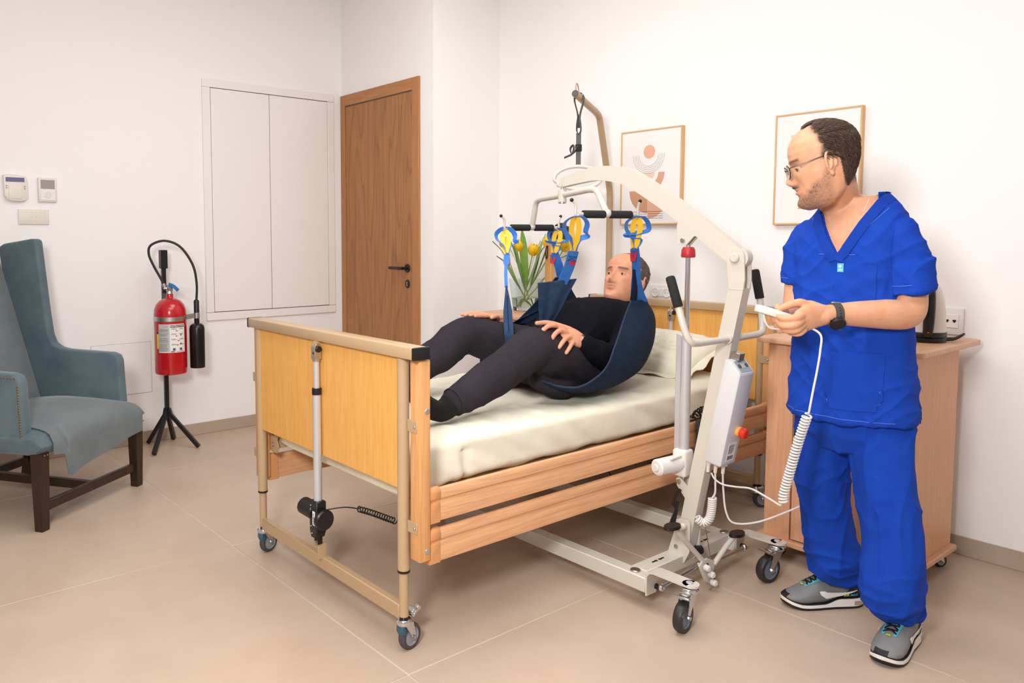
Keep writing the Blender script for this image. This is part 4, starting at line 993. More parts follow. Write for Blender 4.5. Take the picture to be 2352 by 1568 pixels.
limb(g, [(-2.12, 2.42, .71), (-2.10, 2.30, .69), (-2.11, 2.22, .70)], [.088, .078, .05]); limb(g, [(-2.38, 2.42, .71), (-2.38, 2.30, .69)], [.088, .07])
me = union(g, .005, 3, tfold); me.transform(PI_); mesh_obj(me, 'trousers', PTRO, pt)
for (a, b) in (((-2.045, 1.745, .696), (-2.045, 1.716, .687)), ((-2.44, 1.765, .697), (-2.44, 1.736, .688))): G().tube([a, b], .0515, 24).build('trouser_hem', PTRO, pt)
# socks
for x, y, z in ((-2.045, 1.72, .69), (-2.44, 1.745, .695)):
    g = G(); limb(g, [(x, y+.02, z+.006), (x, y-.03, z-.018), (x, y-.055, z-.028)], [.040, .040, .037]); limb(g, [(x, y-.06, z-.030), (x, y-.10, z-.012), (x, y-.155, z+.03), (x, y-.20, z+.075)], [(.036, .034), (.038, .036), (.042, .030), (.040, .020)], up=(1, 0, 0))
    me = union(g, .004, 3); me.transform(PI_); mesh_obj(me, 'sock', SOCK, pt)
# sweatshirt
def sfold(c, n):
    return .005*nz(c.x*9, c.y*9, c.z*9)+.006*(1-abs(nz(c.x*3+1, c.y*8-c.z*10, 2)))**6-.002
g = G()
limb(g, [(-2.25, 2.86, .925), (-2.25, 2.77, .900), (-2.25, 2.66, .868), (-2.25, 2.54, .832), (-2.25, 2.46, .80)], [(.115, .060), (.188, .095), (.192, .128), (.188, .138), (.165, .115)], up=(1, 0, 0), n=28)
limb(g, [(-2.08, 2.77, .90), (-2.01, 2.66, .845), (-1.972, 2.53, .780), (-1.968, 2.47, .775), (-1.985, 2.40, .808), (-1.996, 2.352, .840)], [.078, .069, .060, .056, .050, .042])
limb(g, [(-2.42, 2.78, .90), (-2.49, 2.66, .835), (-2.52, 2.53, .79), (-2.528, 2.47, .79), (-2.515, 2.41, .818), (-2.498, 2.365, .850)], [.078, .068, .058, .054, .048, .040])
limb(g, [(-2.248, 2.885, .958), (-2.25, 2.855, .918)], [.068, .076])
me = union(g, .005, 3, sfold); me.transform(PI_); mesh_obj(me, 'sweatshirt', PSWE, pt)
for i in range(2): G().tube([(-2.0+.031*math.cos(a)*.8, 2.343-.006*i+.016*math.cos(a)*.3-.012*math.sin(a), .852+.031*math.sin(a)*.75+.004*i) for a in [2*PI*k/20 for k in range(20)]], .0026, 6, closed=True).build('bracelet', BLACKP, pt)

# ------------------------------------------------------------------ sling
SLB = mat('sling_mesh', (33, 46, 66), .85, col2=(37, 51, 72), nscale=30, spec=.12, bump=.35, bscale=900)
SLD = mat('sling_denim', (58, 80, 112), .85, col2=(48, 68, 98), nscale=40, spec=.12, bump=.35, bscale=900)
BLU = mat('blue_webbing', (44, 112, 196), .5, col2=(54, 122, 206), nscale=60, sheen=.3, bump=.15, bscale=500)
YEL = mat('yellow_webbing', (246, 196, 44), .5, sheen=.3); REDW = mat('red_webbing', (196, 28, 58), .5); STIT = mat('dark_stitch', (28, 34, 60), .8)
sl = thing('patient_sling', 'dark blue patient sling with blue and yellow strap loops hung from the lift', 'sling', (-2.25, 2.5, .65))
rows = [  # left edge, bulge, right edge (near side), back centre
 ((-1.985, 2.618, 1.000), (-1.985, 2.69, .997), (-2.02, 2.764, .992), (-2.25, 2.99, .95)),
 ((-1.945, 2.520, .930), (-1.955, 2.70, .925), (-2.075, 2.900, .900), (-2.25, 2.985, .90)),
 ((-1.900, 2.415, .845), (-1.930, 2.68, .825), (-2.11, 2.915, .790), (-2.25, 2.94, .79)),
 ((-1.888, 2.335, .755), (-1.930, 2.60, .720), (-2.11, 2.81, .695), (-2.25, 2.84, .70)),
 ((-1.915, 2.240, .702), (-1.960, 2.44, .660), (-2.09, 2.640, .645), (-2.25, 2.70, .652)),
 ((-1.962, 2.182, .698), (-2.0, 2.30, .655), (-2.08, 2.45, .632), (-2.25, 2.55, .637)),
 ((-2.045, 2.160, .712), (-2.05, 2.22, .680), (-2.08, 2.31, .638), (-2.25, 2.42, .634))]
NR, NC = 34, 28; cg = []
for ri, r in enumerate(rows):
    L_ = [Vector(p) for p in r]; mir = [Vector((-4.5-p.x+.03*ri/6, p.y+.14*sstep(2, 6, ri), p.z-.08*max(0, 1-ri/3))) for p in L_[:3]][::-1]
    cg.append(bez(L_+mir, 6))
cols = []
for j in range(len(cg[0])): cols.append(bez([cg[i][j] for i in range(len(rows))], 5))
grid = [[cols[j][i]+Vector((.0, 0, .0025*nz(i*.5, j*.4, 1))) for j in range(len(cols))] for i in range(len(cols[0]))]
G().sheet(grid, .004).build('body_panel', SLB, sl, sharp=80)
G().tube([grid[i][0] for i in range(len(grid))], .0035, 6).build('edge_binding', mat('binding_blue', (36, 52, 78), .8), sl)
WD = Vector((.62, .785, 0))
def loopset(h, down, par, wdir=WD, flip=1, s=1):
    """blue open loop over the hook with a yellow loop inside and red ones below; h = hook point, down = where the strap starts"""
    h, down = Vector(h), Vector(down); ax = (down-h); L = ax.length; a = ax/L; wd = (Vector(wdir)-a*Vector(wdir).dot(a)).normalized(); th = a.cross(wd)
    def q(u, w_, t=0): return h+a*(u*L)+wd*w_*s+th*t
    b = bez([q(1.0, .0), q(.62, -.012), q(.40, -.036), q(.14, -.040), q(-.03, -.018, .004), q(-.05, .004, .004), q(-.02, .026, .004), q(.18, .044), q(.42, .040), q(.55, .050*flip), q(.64, .018), q(1.0, .004)], 5)
    mid_ = h+a*(L*.35); wds = [(th*.75+(p-mid_-a*(p-mid_).dot(a)*.5).normalized()*.75) for p in b]
    G().ribbon(b, wds, .021, .0024).build('blue_loop', BLU, par)
    y = bez([q(.98, -.003, -.004), q(.60, -.010, -.005), q(.25, -.012, -.005), q(.02, -.006, -.003), q(-.015, .0, 0), q(.02, .006, .003), q(.25, .013, .005), q(.60, .010, .005), q(.98, .003, .004)], 5)
    G().ribbon(y, wd, .020, .0022).build('yellow_loop', YEL, par)
    r = bez([q(1.45, -.004, -.005), q(1.2, -.008, -.007), q(.98, -.003, -.006), q(.92, .0, -.006), q(.98, .004, -.006), q(1.2, .008, -.006), q(1.45, .004, -.005)], 4)
    G().ribbon(r, wd, .010, .002).build('red_loop', REDW, par)
    for u in (1.02, 1.12): G().ribbon([q(u, -.014, -.0045), q(u, .014, -.0045)], a, .0012, .0006).build('stitching', STIT, par)
def strap(pts, w_, wdir, name='strap', m=None, t=.0025): return G().ribbon(bez(pts, 6), wdir, w_, t).build(name, m or BLU, sl)
HK = {}
LA, LB = Vector((-2.49, 2.555, 1.302)), Vector((-1.91, 2.365, 1.345)); LD = Vector((.296, .955, 0)).normalized()
for nm, c, s in (('A-', LA, -1), ('A+', LA, 1), ('B-', LB, -1), ('B+', LB, 1)): HK[nm] = c+LD*s*.137+Vector((0, 0, -.014))
# far thigh strap
loopset(HK['A-'], (-2.475, 2.385, 1.185), sl, WD); strap([(-2.475, 2.385, 1.185), (-2.44, 2.345, 1.11), (-2.40, 2.31, 1.045)], [.026]*4+[.014]*9, WD)
fp = bez([(-2.40, 2.31, 1.052), (-2.375, 2.292, .99), (-2.345, 2.268, .92), (-2.315, 2.245, .86), (-2.325, 2.26, .81)], 6)
G().ribbon(fp, WD, [.006+.032*min(1, i/10) for i in range(len(fp))], .004).build('thigh_panel', SLD, sl); G().ribbon([p+Vector((.6, -.5, 0))*.004 for p in fp[4:18]], WD, [.004]*14, .003).build('thigh_pleat', SLB, sl)
# far shoulder strap and panel
loopset(HK['A+'], (-2.455, 2.665, 1.185), sl, WD, -1); strap([(-2.455, 2.665, 1.185), (-2.455, 2.70, 1.12), (-2.475, 2.745, 1.055), (-2.485, 2.79, 1.01)], .040, WD)
G().sheet([[Vector(a).lerp(Vector(b), t) for t in (0, .33, .66, 1)] for a, b in (((-2.44, 2.66, 1.075), (-2.50, 2.80, 1.065)), ((-2.47, 2.63, 1.02), (-2.515, 2.86, 1.0)), ((-2.53, 2.60, .94), (-2.515, 2.92, .93)), ((-2.565, 2.52, .86), (-2.43, 2.92, .86)))], .004).build('shoulder_panel', SLB, sl)
# near thigh strap crossing to between the legs
loopset(HK['B-'], (-2.005, 2.285, 1.205), sl, WD); st = strap([(-2.005, 2.285, 1.205), (-2.05, 2.31, 1.14), (-2.10, 2.328, 1.075)], .042, WD)
for z_ in (0, 1):
    c = Vector((-2.022, 2.296, 1.178)).lerp(Vector((-2.082, 2.322, 1.103)), z_); ax = Vector((-.095, .043, -.13)).normalized(); wd = (WD-ax*WD.dot(ax)).normalized(); nn = ax.cross(wd)*-1
    for s_ in (1, -1):
        o_ = nn*.0026*s_
        for (p, q) in (((-1, -1), (1, 1)), ((-1, 1), (1, -1)), ((-1, -1), (1, -1)), ((-1, 1), (1, 1))): G().tube([c+ax*p[1]*.011+wd*p[0]*.017+o_, c+ax*q[1]*.011+wd*q[0]*.017+o_], .0007, 4).build('stitching', STIT, st)
fl1 = [(((-2.135, 2.225, 1.078)), (-2.075, 2.385, 1.092)), ((-2.16, 2.255, 1.02), (-2.115, 2.375, 1.02)), ((-2.185, 2.285, .96), (-2.155, 2.375, .955)), ((-2.205, 2.312, .90), (-2.20, 2.372, .895)), ((-2.205, 2.30, .84), (-2.20, 2.355, .835)), ((-2.18, 2.26, .74), (-2.18, 2.31, .735))]
gr = [[Vector(a).lerp(Vector(b), t/10)+Vector((.62, -.5, .0))*(.007*math.sin(t*1.26)+.006*math.sin(PI*t/10))*(1 if i < 5 else 0) for t in range(11)] for i, (a, b) in enumerate(fl1)]
gr = [[c for c in col] for col in zip(*[bez([gr[i][j] for i in range(len(gr))], 4) for j in range(11)])]
G().sheet(gr, .004).build('thigh_panel', SLD, sl, sharp=80); G().tube([p for p in gr[0]], .0028, 6).build('edge_binding', SLD, sl)
# near shoulder strap
loopset(HK['B+'], (-1.895, 2.515, 1.215), sl, WD, -1); strap([(-1.895, 2.515, 1.215), (-1.92, 2.56, 1.16), (-1.955, 2.61, 1.08), (-1.985, 2.66, 1.02), (-2.0, 2.69, .985)], [.034]*10+[.034+.003*i for i in range(15)], WD)
G().sheet([[Vector(a).lerp(Vector(b), t) for t in (0, .33, .66, 1)] for a, b in (((-1.93, 2.555, 1.13), (-1.945, 2.605, 1.13)), ((-1.95, 2.58, 1.06), (-1.975, 2.665, 1.06)), ((-1.985, 2.612, 1.0), (-2.02, 2.764, .995)))], .004).build('shoulder_panel', SLB, sl)

# ------------------------------------------------------------------ patient lift
LIFT = mat('lift_enamel', (208, 201, 188), .35, coat=.15); LIFTW = mat('lift_white', (226, 222, 216), .4); LGREY = mat('box_grey', (214, 213, 214), .42)
GRIP = mat('black_foam', (34, 32, 32), .75, bump=.3, bscale=900); DGREY = mat('panel_grey', (150, 158, 164), .45); WHEEL = mat('lift_tyre', (46, 43, 42), .45); WHUB = mat('blue_grey_hub', (112, 124, 138), .45)
li = thing('patient_lift', 'cream electric patient lift with curved boom reaching over the bed', 'patient lift', (-1.6, 2.44, 0))
yc = 2.44
for y in (2.169, 2.726):
    G().box(-2.70, -1.545, y-.026, y+.026, .062, .114, .003, 1).build('base_leg', LIFT, li)
    G().cyl((-1.606, y, .113), (-1.606, y, .119), .018, 20, .002).build('leg_bolt', STEEL, li)
    pl = [(-1.545, .055), (-1.539, .055), (-1.539, .122), (-1.530, .134), (-1.516, .138), (-1.39, .138), (-1.39, .145), (-1.520, .145), (-1.538, .140), (-1.545, .126)]
    G().prism(pl, y-.027, y+.027, 'xz').build('caster_bracket', LIFT, li)
    G().cyl((-1.39, y, .138), (-1.39, y, .145), .027, 24).build('bracket_end', LIFT, li); G().cyl((-1.395, y, .1445), (-1.395, y, .1485), .0115, 16, .001).build('bracket_bolt', ALU, li)
    caster(li, -1.395, y, .138, .050, .030, R(-80) if y < 2.4 else R(-102), WHEEL, WHUB, 'pedal', None, LIFTW if y > 2.4 else None, .9)
    caster(li, -2.66, y, .066, .030, .022, R(150), WHEEL, WHUB)
G().box(-1.640, -1.575, 2.19, 2.705, .066, .116, .003, 1).build('cross_member', LIFT, li)
for y0 in (2.30, 2.58):   # printed arrows on the cross member
    a = G()
    for s in (-1, 1): a.prism([(-1.611, y0+s*.034), (-1.604, y0+s*.034), (-1.604, y0+s*.012), (-1.600, y0+s*.012), (-1.6075, y0+s*.002), (-1.615, y0+s*.012), (-1.611, y0+s*.012)], .1161, .1168, 'xy')
    a.build('arrow_mark', BLACKP, li)
for y0, y1 in ((2.405, 2.411), (2.469, 2.475)): G().prism([(-1.640, .110), (-1.600, .243), (-1.592, .248), (-1.556, .248), (-1.551, .235), (-1.551, .135), (-1.572, .088), (-1.625, .088)], y0, y1, 'xz').build('mast_bracket', LIFT, li)
G().cyl((-1.572, 2.385, .226), (-1.572, 2.406, .226), .013, 16, .004).build('bracket_knob', LIFT, li); G().cyl((-1.605, 2.402, .14), (-1.605, 2.406, .14), .008, 14).build('bracket_screw', STEEL, li)
k_ = .193
def mx_(z): return -1.598+(z-.10)*k_
m = G(); m.loft([[Vector((mx_(z)+a*.027, yc+b*.0225, z)) for a, b in ((-1, -1), (1, -1), (1, 1), (-1, 1))] for z in (.10, 1.088)], True)
m.build('mast', LIFT, li)
head_prof = [(-1.434, 1.082), (-1.380, 1.082), (-1.376, 1.12), (-1.380, 1.19)]+[(-1.412+.032*math.cos(R(a)), 1.192+.032*math.sin(R(a))) for a in range(0, 181, 20)]+[(-1.444, 1.19), (-1.438, 1.12)]
for y0, y1 in ((2.4165, 2.4235), (2.4565, 2.4635)): G().prism(head_prof, y0, y1, 'xz', .001, 1).build('mast_head', LIFT, li)
G().cyl((-1.412, 2.405, 1.190), (-1.412, 2.418, 1.190), .0165, 20, .004).build('pivot_cap', LIFT, li)
G().cyl((-1.402, 2.424, 1.190), (-1.402, 2.456, 1.190), .032, 24).build('pivot_roller', LIFT, li)
bp = [(-2.195, 1.484), (-2.122, 1.497), (-2.032, 1.508), (-1.947, 1.504), (-1.864, 1.484), (-1.765, 1.430), (-1.634, 1.348), (-1.528, 1.273), (-1.412, 1.190)]
bq = bez([(x, 0, z) for x, z in bp], 6); rings = []
for i, p in enumerate(bq):
    T = (bq[min(i+1, len(bq)-1)]-bq[max(i-1, 0)]).normalized(); nn = Vector((-T.z, 0, T.x)); t = i/(len(bq)-1); hh = .019+.013*min(1, t*2.2); ww = .0165
    rings.append([Vector((p.x, yc+sy*ww, p.z))+nn*(sz*hh) for sy, sz in ((-1, -1), (1, -1), (1, 1), (-1, 1))])
bm_ = G(); bm_.loft(rings); bm_.build('boom', LIFT, li, sharp=50)
G().prism([(-2.222, 1.468), (-2.195, 1.463), (-2.19, 1.505), (-2.205, 1.500)], yc-.016, yc+.016, 'xz', .003, 1).ell((-2.226, yc, 1.477), .011, 14, 8).build('boom_tip', LIFT, li)
G().cyl((-2.205, yc, 1.425), (-2.205, yc, 1.468), .008, 14).build('swivel_pin', CHROME, li)
# spreader bar
cc = Vector((-2.205, yc, 1.433))
ar = [LA, LA.lerp(Vector((-2.462, 2.546, 1.39)), .8), (-2.456, 2.544, 1.408), (-2.432, 2.536, 1.424), (-2.38, 2.515, 1.428), cc, (-2.04, 2.408, 1.446), (-1.992, 2.392, 1.442), (-1.968, 2.384, 1.425), LB]
G().tube([Vector(p) for p in ar[:2]]+bez(ar[1:5], 5)[1:]+[cc]+bez(ar[6:9], 5)+[LB], .0125, 14).build('spreader_arch', LIFT, li)
G().cyl(cc+Vector((0, 0, -.030)), cc+Vector((0, 0, .022)), .0175, 18, .002).build('spreader_hub', LIFT, li); G().cyl(cc+Vector((0, 0, -.035)), cc+Vector((0, 0, -.029)), .016, 18).build('hub_cap', STEEL, li)
for c in (LA, LB):
    G().cyl(c-LD*.128, c+LD*.128, .0075, 12).ell(c+Vector((0, 0, .004)), (.0165, .0165, .017), 14, 8).build('spreader_bar', LIFT, li)
    for s in (-1, 1): G().cyl(c+LD*s*.012, c+LD*s*.108, .0150, 18, .002).build('foam_grip', GRIP, li)
    for s in (-1, 1):
        e = c+LD*s*.126
        hk = G().tube(bez([e-LD*s*.004, e+LD*s*.006+V(0, 0, -.006), e+LD*s*.013+V(0, 0, .0), e+LD*s*.012+V(0, 0, .022), e+LD*s*.016+V(0, 0, .040), e+LD*s*(.030 if s < 0 else .022)+V(0, 0, .052)], 5), .0052, 10).build('sling_hook', LIFT, li)
        q = e+LD*s*(.030 if s < 0 else .022)+V(0, 0, .052); G().ell(q, .0075, 12, 8).build('hook_tip', BLACKP, hk)
# actuator
ax_, ay_ = -1.606, yc
G().cyl((ax_, ay_, .89), (ax_, ay_, 1.232), .0092, 18).build('actuator_rod', CHROME, li)
G().cyl((ax_, ay_, .490), (ax_, ay_, .905), .0185, 24).build('actuator_tube', ALU, li)
G().box(ax_-.034, ax_-.010, ay_-.013, ay_+.013, .49, .912, .002, 1).build('actuator_guide', ALU, li)
G().lathe([(.010, 1.186), (.023, 1.187), (.025, 1.192), (.0235, 1.214), (.018, 1.224), (.0, 1.224)], 12, Matrix.Translation((ax_, ay_, 0))).build('release_collar', mat('collar_red', (176, 42, 46), .45), li)
for y0 in (yc-.016, yc+.010): G().prism([(-1.640, 1.243), (-1.625, 1.232), (-1.606, 1.230), (-1.575, 1.262), (-1.54, 1.262), (-1.545, 1.29), (-1.628, 1.345), (-1.645, 1.30)], y0, y0+.006, 'xz').build('actuator_bracket', LIFT, li)
G().cyl((-1.618, yc-.023, 1.248), (-1.618, yc+.023, 1.248), .0085, 14, .001).build('bracket_pin', STEEL, li)
mo = G(); mo.box(ax_-.030, ax_+.026, ay_-.030, ay_+.026, .395, .495, .010, 3); mo.build('motor_housing', LIFTW, li)
mm = G(); mdir = Vector((-.02, -.11, -.004)); b0 = Vector((ax_-.004, ay_-.02, .446)); mm.cyl(b0, b0+mdir*1.0, .030, 26, .006); mm.cyl(b0+mdir, b0+mdir*1.06, .014, 18, .003).box(-.006, .006, 0, .06, -.004, .004, .002, 1, M=Matrix.Translation(b0+Vector((.012, -.07, .028)))); mm.build('motor', LIFTW, li)
G().cyl((ax_, ay_, .36), (ax_, ay_, .398), .011, 14).build('actuator_foot', CHROME, li)
for y0 in (yc-.020, yc+.014): G().prism([(-1.622, .385), (-1.612, .392), (-1.600, .388), (-1.548, .340), (-1.545, .300), (-1.565, .300), (-1.618, .360)], y0, y0+.006, 'xz').build('foot_lug', LIFT, li)
G().cyl((-1.608, yc-.028, .377), (-1.608, yc-.018, .377), .009, 6).build('foot_bolt', STEEL, li)
# hanging strap
G().ribbon(bez([(-1.592, 2.405, .355), (-1.602, 2.395, .335), (-1.612, 2.392, .30), (-1.600, 2.395, .285), (-1.598, 2.398, .31), (-1.604, 2.396, .27), (-1.612, 2.392, .235), (-1.618, 2.388, .20)], 5), (.62, .785, 0), [.010]*22+[.010+.0012*i for i in range(14)], .004).build('hanging_strap', BLACKP, li)
# push handle
hp_ = [(-1.494, 2.172, 1.128), (-1.467, 2.180, 1.034), (-1.442, 2.184, .955), (-1.428, 2.196, .922), (-1.425, 2.235, .916), (-1.428, 2.44, .914), (-1.425, 2.595, .916), (-1.427, 2.632, .924), (-1.434, 2.645, .955), (-1.446, 2.645, 1.04), (-1.466, 2.642, 1.138)]
hq = [Vector(p) for p in hp_[:2]]+bez(hp_[1:5], 5)[1:]+[Vector(hp_[5])]+bez(hp_[6:10], 5)+[Vector(hp_[10])]
G().tube(hq, .0115, 14).build('push_handle', LIFT, li)
G().cyl((-1.4275, 2.408, .914), (-1.4275, 2.418, .914), .0155, 16).build('handle_weld', LIFT, li)
for a, b in ((hp_[1], hp_[0]), (hp_[9], hp_[10])):
    a, b = Vector(a), Vector(b); G().tube([a, a.lerp(b, .02), a.lerp(b, .96), b+(b-a)*.03, b+(b-a)*.06], [.0145, .0155, .0155, .0135, .007], 16).build('handle_grip', GRIP, li)
# control box
BM = Matrix.Translation((mx_(.665)+.027, yc, .665)) @ Matrix.Rotation(math.atan(k_), 4, 'Y')
bx_ = G(); bx_.prism([(0, -.185), (.060, -.185), (.066, -.178), (.066, .150), (.058, .160), (.024, .187), (0, .187)], -.046, .046, 'xz', .006, 2, M=BM); bx = bx_.build('control_box', LGREY, li)
G().prism([(.0612, .1585), (.0265, .1862), (.0255, .185), (.0602, .1572)], -.034, .034, 'xz', M=BM).build('control_panel', DGREY, bx)
nrm_ = Vector((.0277, 0, .0347)).normalized(); cen = Vector((.0435, 0, .1728))
for s in (-1, 1): G().cyl(cen+Vector((0, s*.021, 0)), cen+Vector((0, s*.021, 0))+nrm_*.002, .0075, 14, M=BM).build('button', mat('button_dark', (66, 74, 80), .5), bx)
G().prism([(.0505, .1683), (.0365, .1795), (.0358, .1787), (.0498, .1675)], -.010, .010, 'xz', M=BM).build('display', mat('lcd_green', (176, 180, 172), .3), bx)
G().cyl((.064, .016, -.058), (.078, .016, -.058), .0175, 20, .002, M=BM).build('stop_base', mat('stop_orange', (250, 176, 84), .45), bx)
G().cyl((.076, .016, -.058), (.099, .016, -.058), .0185, 22, .004, M=BM).build('stop_button', mat('stop_red', (226, 52, 26), .35), bx)
stk = G().box(.0658, .0666, -.022, .026, -.166, -.098, M=BM).build('sticker', WPLAST, bx); random.seed(9)
t_ = G()
for i in range(9): t_.box(.0666, .0669, -.018+.014*random.random()*0, .008+.014*random.random(), -.108-i*.0036, -.1065-i*.0036, M=BM)
for i in range(16): t_.box(.0666, .0669, -.016+i*.0022, -.0155+i*.0022+.0009*random.random(), -.160, -.146, M=BM)
t_.build('sticker_print', INK, stk)
G().box(.002, .034, -.016, .016, .187, .212, .001, 1, M=BM).build('box_hanger', STEEL, li)
# plugs and leads of the box
def lp(pts, r=.0034, n=8, name='cable'): return G().tube(bez(pts, 7), r, n).build(name, LIFTW, li)
for (x, y, m_) in ((-1.492, 2.425, 0), (-1.470, 2.435, 0), (-1.447, 2.445, 0)): G().tube([(x, y, .488), (x-.001, y, .470), (x-.004, y, .468), (x-.006, y, .438)], [.0115, .0115, .007, .006], 12).build('plug', LIFTW, li)
lp([(-1.476, 2.435, .442), (-1.474, 2.435, .40), (-1.476, 2.438, .365), (-1.485, 2.437, .345)])
G().tube(coil_path(bez([(-1.485, 2.437, .345), (-1.488, 2.438, .30), (-1.495, 2.435, .265), (-1.512, 2.425, .25), (-1.528, 2.412, .265)], 6), .0125, 17), .0036, 7).build('motor_cable', LIFTW, li)
lp([(-1.453, 2.445, .442), (-1.452, 2.45, .38), (-1.445, 2.46, .30), (-1.425, 2.48, .262), (-1.37, 2.54, .268), (-1.30, 2.62, .31), (-1.24, 2.70, .355), (-1.19, 2.78, .40), (-1.16, 2.82, .42)])
# spreading pedal and linkage
pv = Vector((-1.502, 2.44, .075))
G().prism([(-.052, .030), (-.03, .046), (.0, .046), (.052, .022), (.030, -.030), (.012, -.050), (-.012, -.035)], -.004, .004, 'yz', .001, 1, M=Matrix.Translation(pv)).build('pedal_plate', LIFT, li)
G().tube([pv+V(-.004, -.01, .03), (-1.512, 2.33, .20), (-1.516, 2.262, .268)], .0095, 10).build('pedal_arm', LIFT, li); G().tube([pv+V(0, .045, .012), (-1.486, 2.535, .145), (-1.478, 2.575, .176)], .0095, 10).build('pedal_arm', LIFT, li)
for c, tilt in (((-1.520, 2.252, .275), -12), ((-1.475, 2.588, .182), -10)):
    G().tube([Vector(c)+V(0, 0, -.005), Vector(c)+V(0, 0, .005)], [(.024, .038), (.022, .036)], 22, up=(1, 0, 0)).build('foot_pad', BLACKP, li)
for c in ((-1.497, 2.418, .096), (-1.492, 2.44, .068), (-1.490, 2.452, .036)): G().cyl(V(c), V(c)+V(.022, -.004, 0), .0115, 16, .004).build('link_cap', LIFTW, li)
G().cyl((-1.515, 2.20, .083), (-1.515, 2.405, .098), .0075, 12).build('tie_rod', STEEL, li); G().cyl((-1.515, 2.475, .088), (-1.515, 2.70, .088), .0075, 12).build('tie_rod', STEEL, li)
for c in ((-1.513, 2.186, .083), (-1.513, 2.41, .099), (-1.513, 2.712, .088)): G().ell(c, .0135, 14, 10).build('rod_end', CHROME, li)
for c in ((-1.530, 2.180, .083), (-1.530, 2.716, .088)): G().cyl(V(c), V(c)+V(.014, 0, 0), .010, 12).build('rod_spacer', BLACKP, li)
G().cyl((-1.560, 2.45, .128), (-1.548, 2.478, .128), .016, 16, .002).build('pedal_damper', BLACKP, li)
for c in ((-1.506, 2.428, .096), (-1.506, 2.47, .035)): G().cyl(V(c), V(c)+V(0, .012, 0), .012, 14).build('link_bush', BLACKP, li)
G().tube(bez([(-1.545, 2.478, .245), (-1.53, 2.482, .18), (-1.51, 2.476, .10), (-1.495, 2.458, .02), (-1.496, 2.448, .004)], 6), .0016, 5).build('chain', STEEL, li)
# ------------------------------------------------------------------ the man in blue scrubs (local frame: x to the picture's right, y away, z up)
CRZ = R(51.707); cg_ = thing('person', 'man in royal blue scrubs and glasses standing with the lift handset in his hands', 'person', (-1.0, 2.62, 0), CRZ)
SCRUB = mat('royal_blue_cotton', (20, 64, 170), .85, col2=(24, 69, 178), nscale=9, spec=.2, bump=.08, bscale=800)
SCRUBD = mat('royal_blue_trim', (20, 60, 160), .85, spec=.2, bump=.08, bscale=800); STB = mat('pale_blue_thread', (90, 130, 220), .7)
CSK = mat('man_skin', (226, 170, 134), col2=(218, 157, 121), nscale=26, attr=[('hair', (70, 54, 46)), ('beard', (104, 80, 66)), ('brow', (74, 56, 46)), ('lip', (206, 128, 112))], **SKINA)
F2 = Vector((-.75, -.66, 0)).normalized(); L2 = Vector((-F2.y, F2.x, 0))     # chest forward, his left
# head frame
th_p = R(14); Fh = Vector((-.94, .34, 0)).normalized(); hF = Fh*math.cos(th_p)+Vector((0, 0, -math.sin(th_p))); hU = Fh*math.sin(th_p)+Vector((0, 0, math.cos(th_p))); hX = hF.cross(hU)
s_h = 1.08; f_s = .88
O_h = Vector((-.345, -.005, 1.420))-hF*(.122*s_h*f_s)-hU*(.084*s_h)
CM = Matrix.Translation(O_h) @ Matrix((hX, hF, hU)).transposed().to_4x4() @ Matrix.Diagonal((s_h, s_h*f_s, s_h, 1)); CI = CM.inverted()
g = G(); add_head(g, CM, 1.0, 1.0, .008)
limb(g, [O_h+hU*.085-hF*.014, Vector((-.172, .012, 1.375)), Vector((-.138, .008, 1.31)), Vector((-.13, .0, 1.25))], [(.060, .062), (.059, .062), (.068, .072), (.10, .09)], n=28)
rings = []
for z, cx, cy, a, b in ((1.02, -.13, 0, .13, .085), (1.12, -.131, 0, .140, .092), (1.20, -.132, 0, .148, .099), (1.26, -.132, 0, .142, .093), (1.30, -.132, 0, .126, .083), (1.328, -.131, 0, .108, .073), (1.350, -.131, .002, .094, .066), (1.372, -.133, .004, .072, .061)):
    rings.append([Vector((cx, cy, z+.17*a*math.cos(2*PI*j/40)*sstep(1.25, 1.33, z)))+L2*a*math.cos(2*PI*j/40)+F2*b*math.sin(2*PI*j/40) for j in range(40)])
g.loft(rings)
# left arm (nearer the viewer)
limb(g, [(-.052, -.118, 1.200), (-.036, -.136, 1.14), (-.038, -.152, 1.066), (-.062, -.170, 1.038), (-.13, -.186, 1.038), (-.22, -.196, 1.040), (-.285, -.202, 1.040), (-.318, -.206, 1.038)], [.036, .044, .045, .044, .043, .036, .0285, .0275], n=24, sub=6)
limb(g, [(-.305, -.204, 1.038), (-.335, -.208, 1.036), (-.368, -.214, 1.030), (-.394, -.219, 1.020)], [(.029, .021), (.036, .020), (.041, .019), (.037, .015)], up=(.25, -.25, 1))
limb(g, [(-.325, -.200, 1.052), (-.352, -.200, 1.062), (-.375, -.200, 1.066)], [.018, .0175, .014])
finger(g, [(-.352, -.200, 1.060), (-.380, -.203, 1.072), (-.408, -.202, 1.068), (-.436, -.192, 1.054)], .0138, .0096)
finger(g, [(-.380, -.222, 1.043), (-.408, -.238, 1.034), (-.436, -.228, 1.030), (-.441, -.200, 1.032)], .0118, .0092)
finger(g, [(-.386, -.224, 1.026), (-.412, -.240, 1.014), (-.438, -.224, 1.010), (-.438, -.196, 1.014)], .0118, .0092)
finger(g, [(-.384, -.222, 1.010), (-.406, -.234, .999), (-.426, -.216, .996), (-.424, -.190, 1.002)], .0112, .0088)
finger(g, [(-.374, -.216, .999), (-.392, -.222, .988), (-.407, -.204, .987), (-.404, -.184, .994)], .0100, .0078)
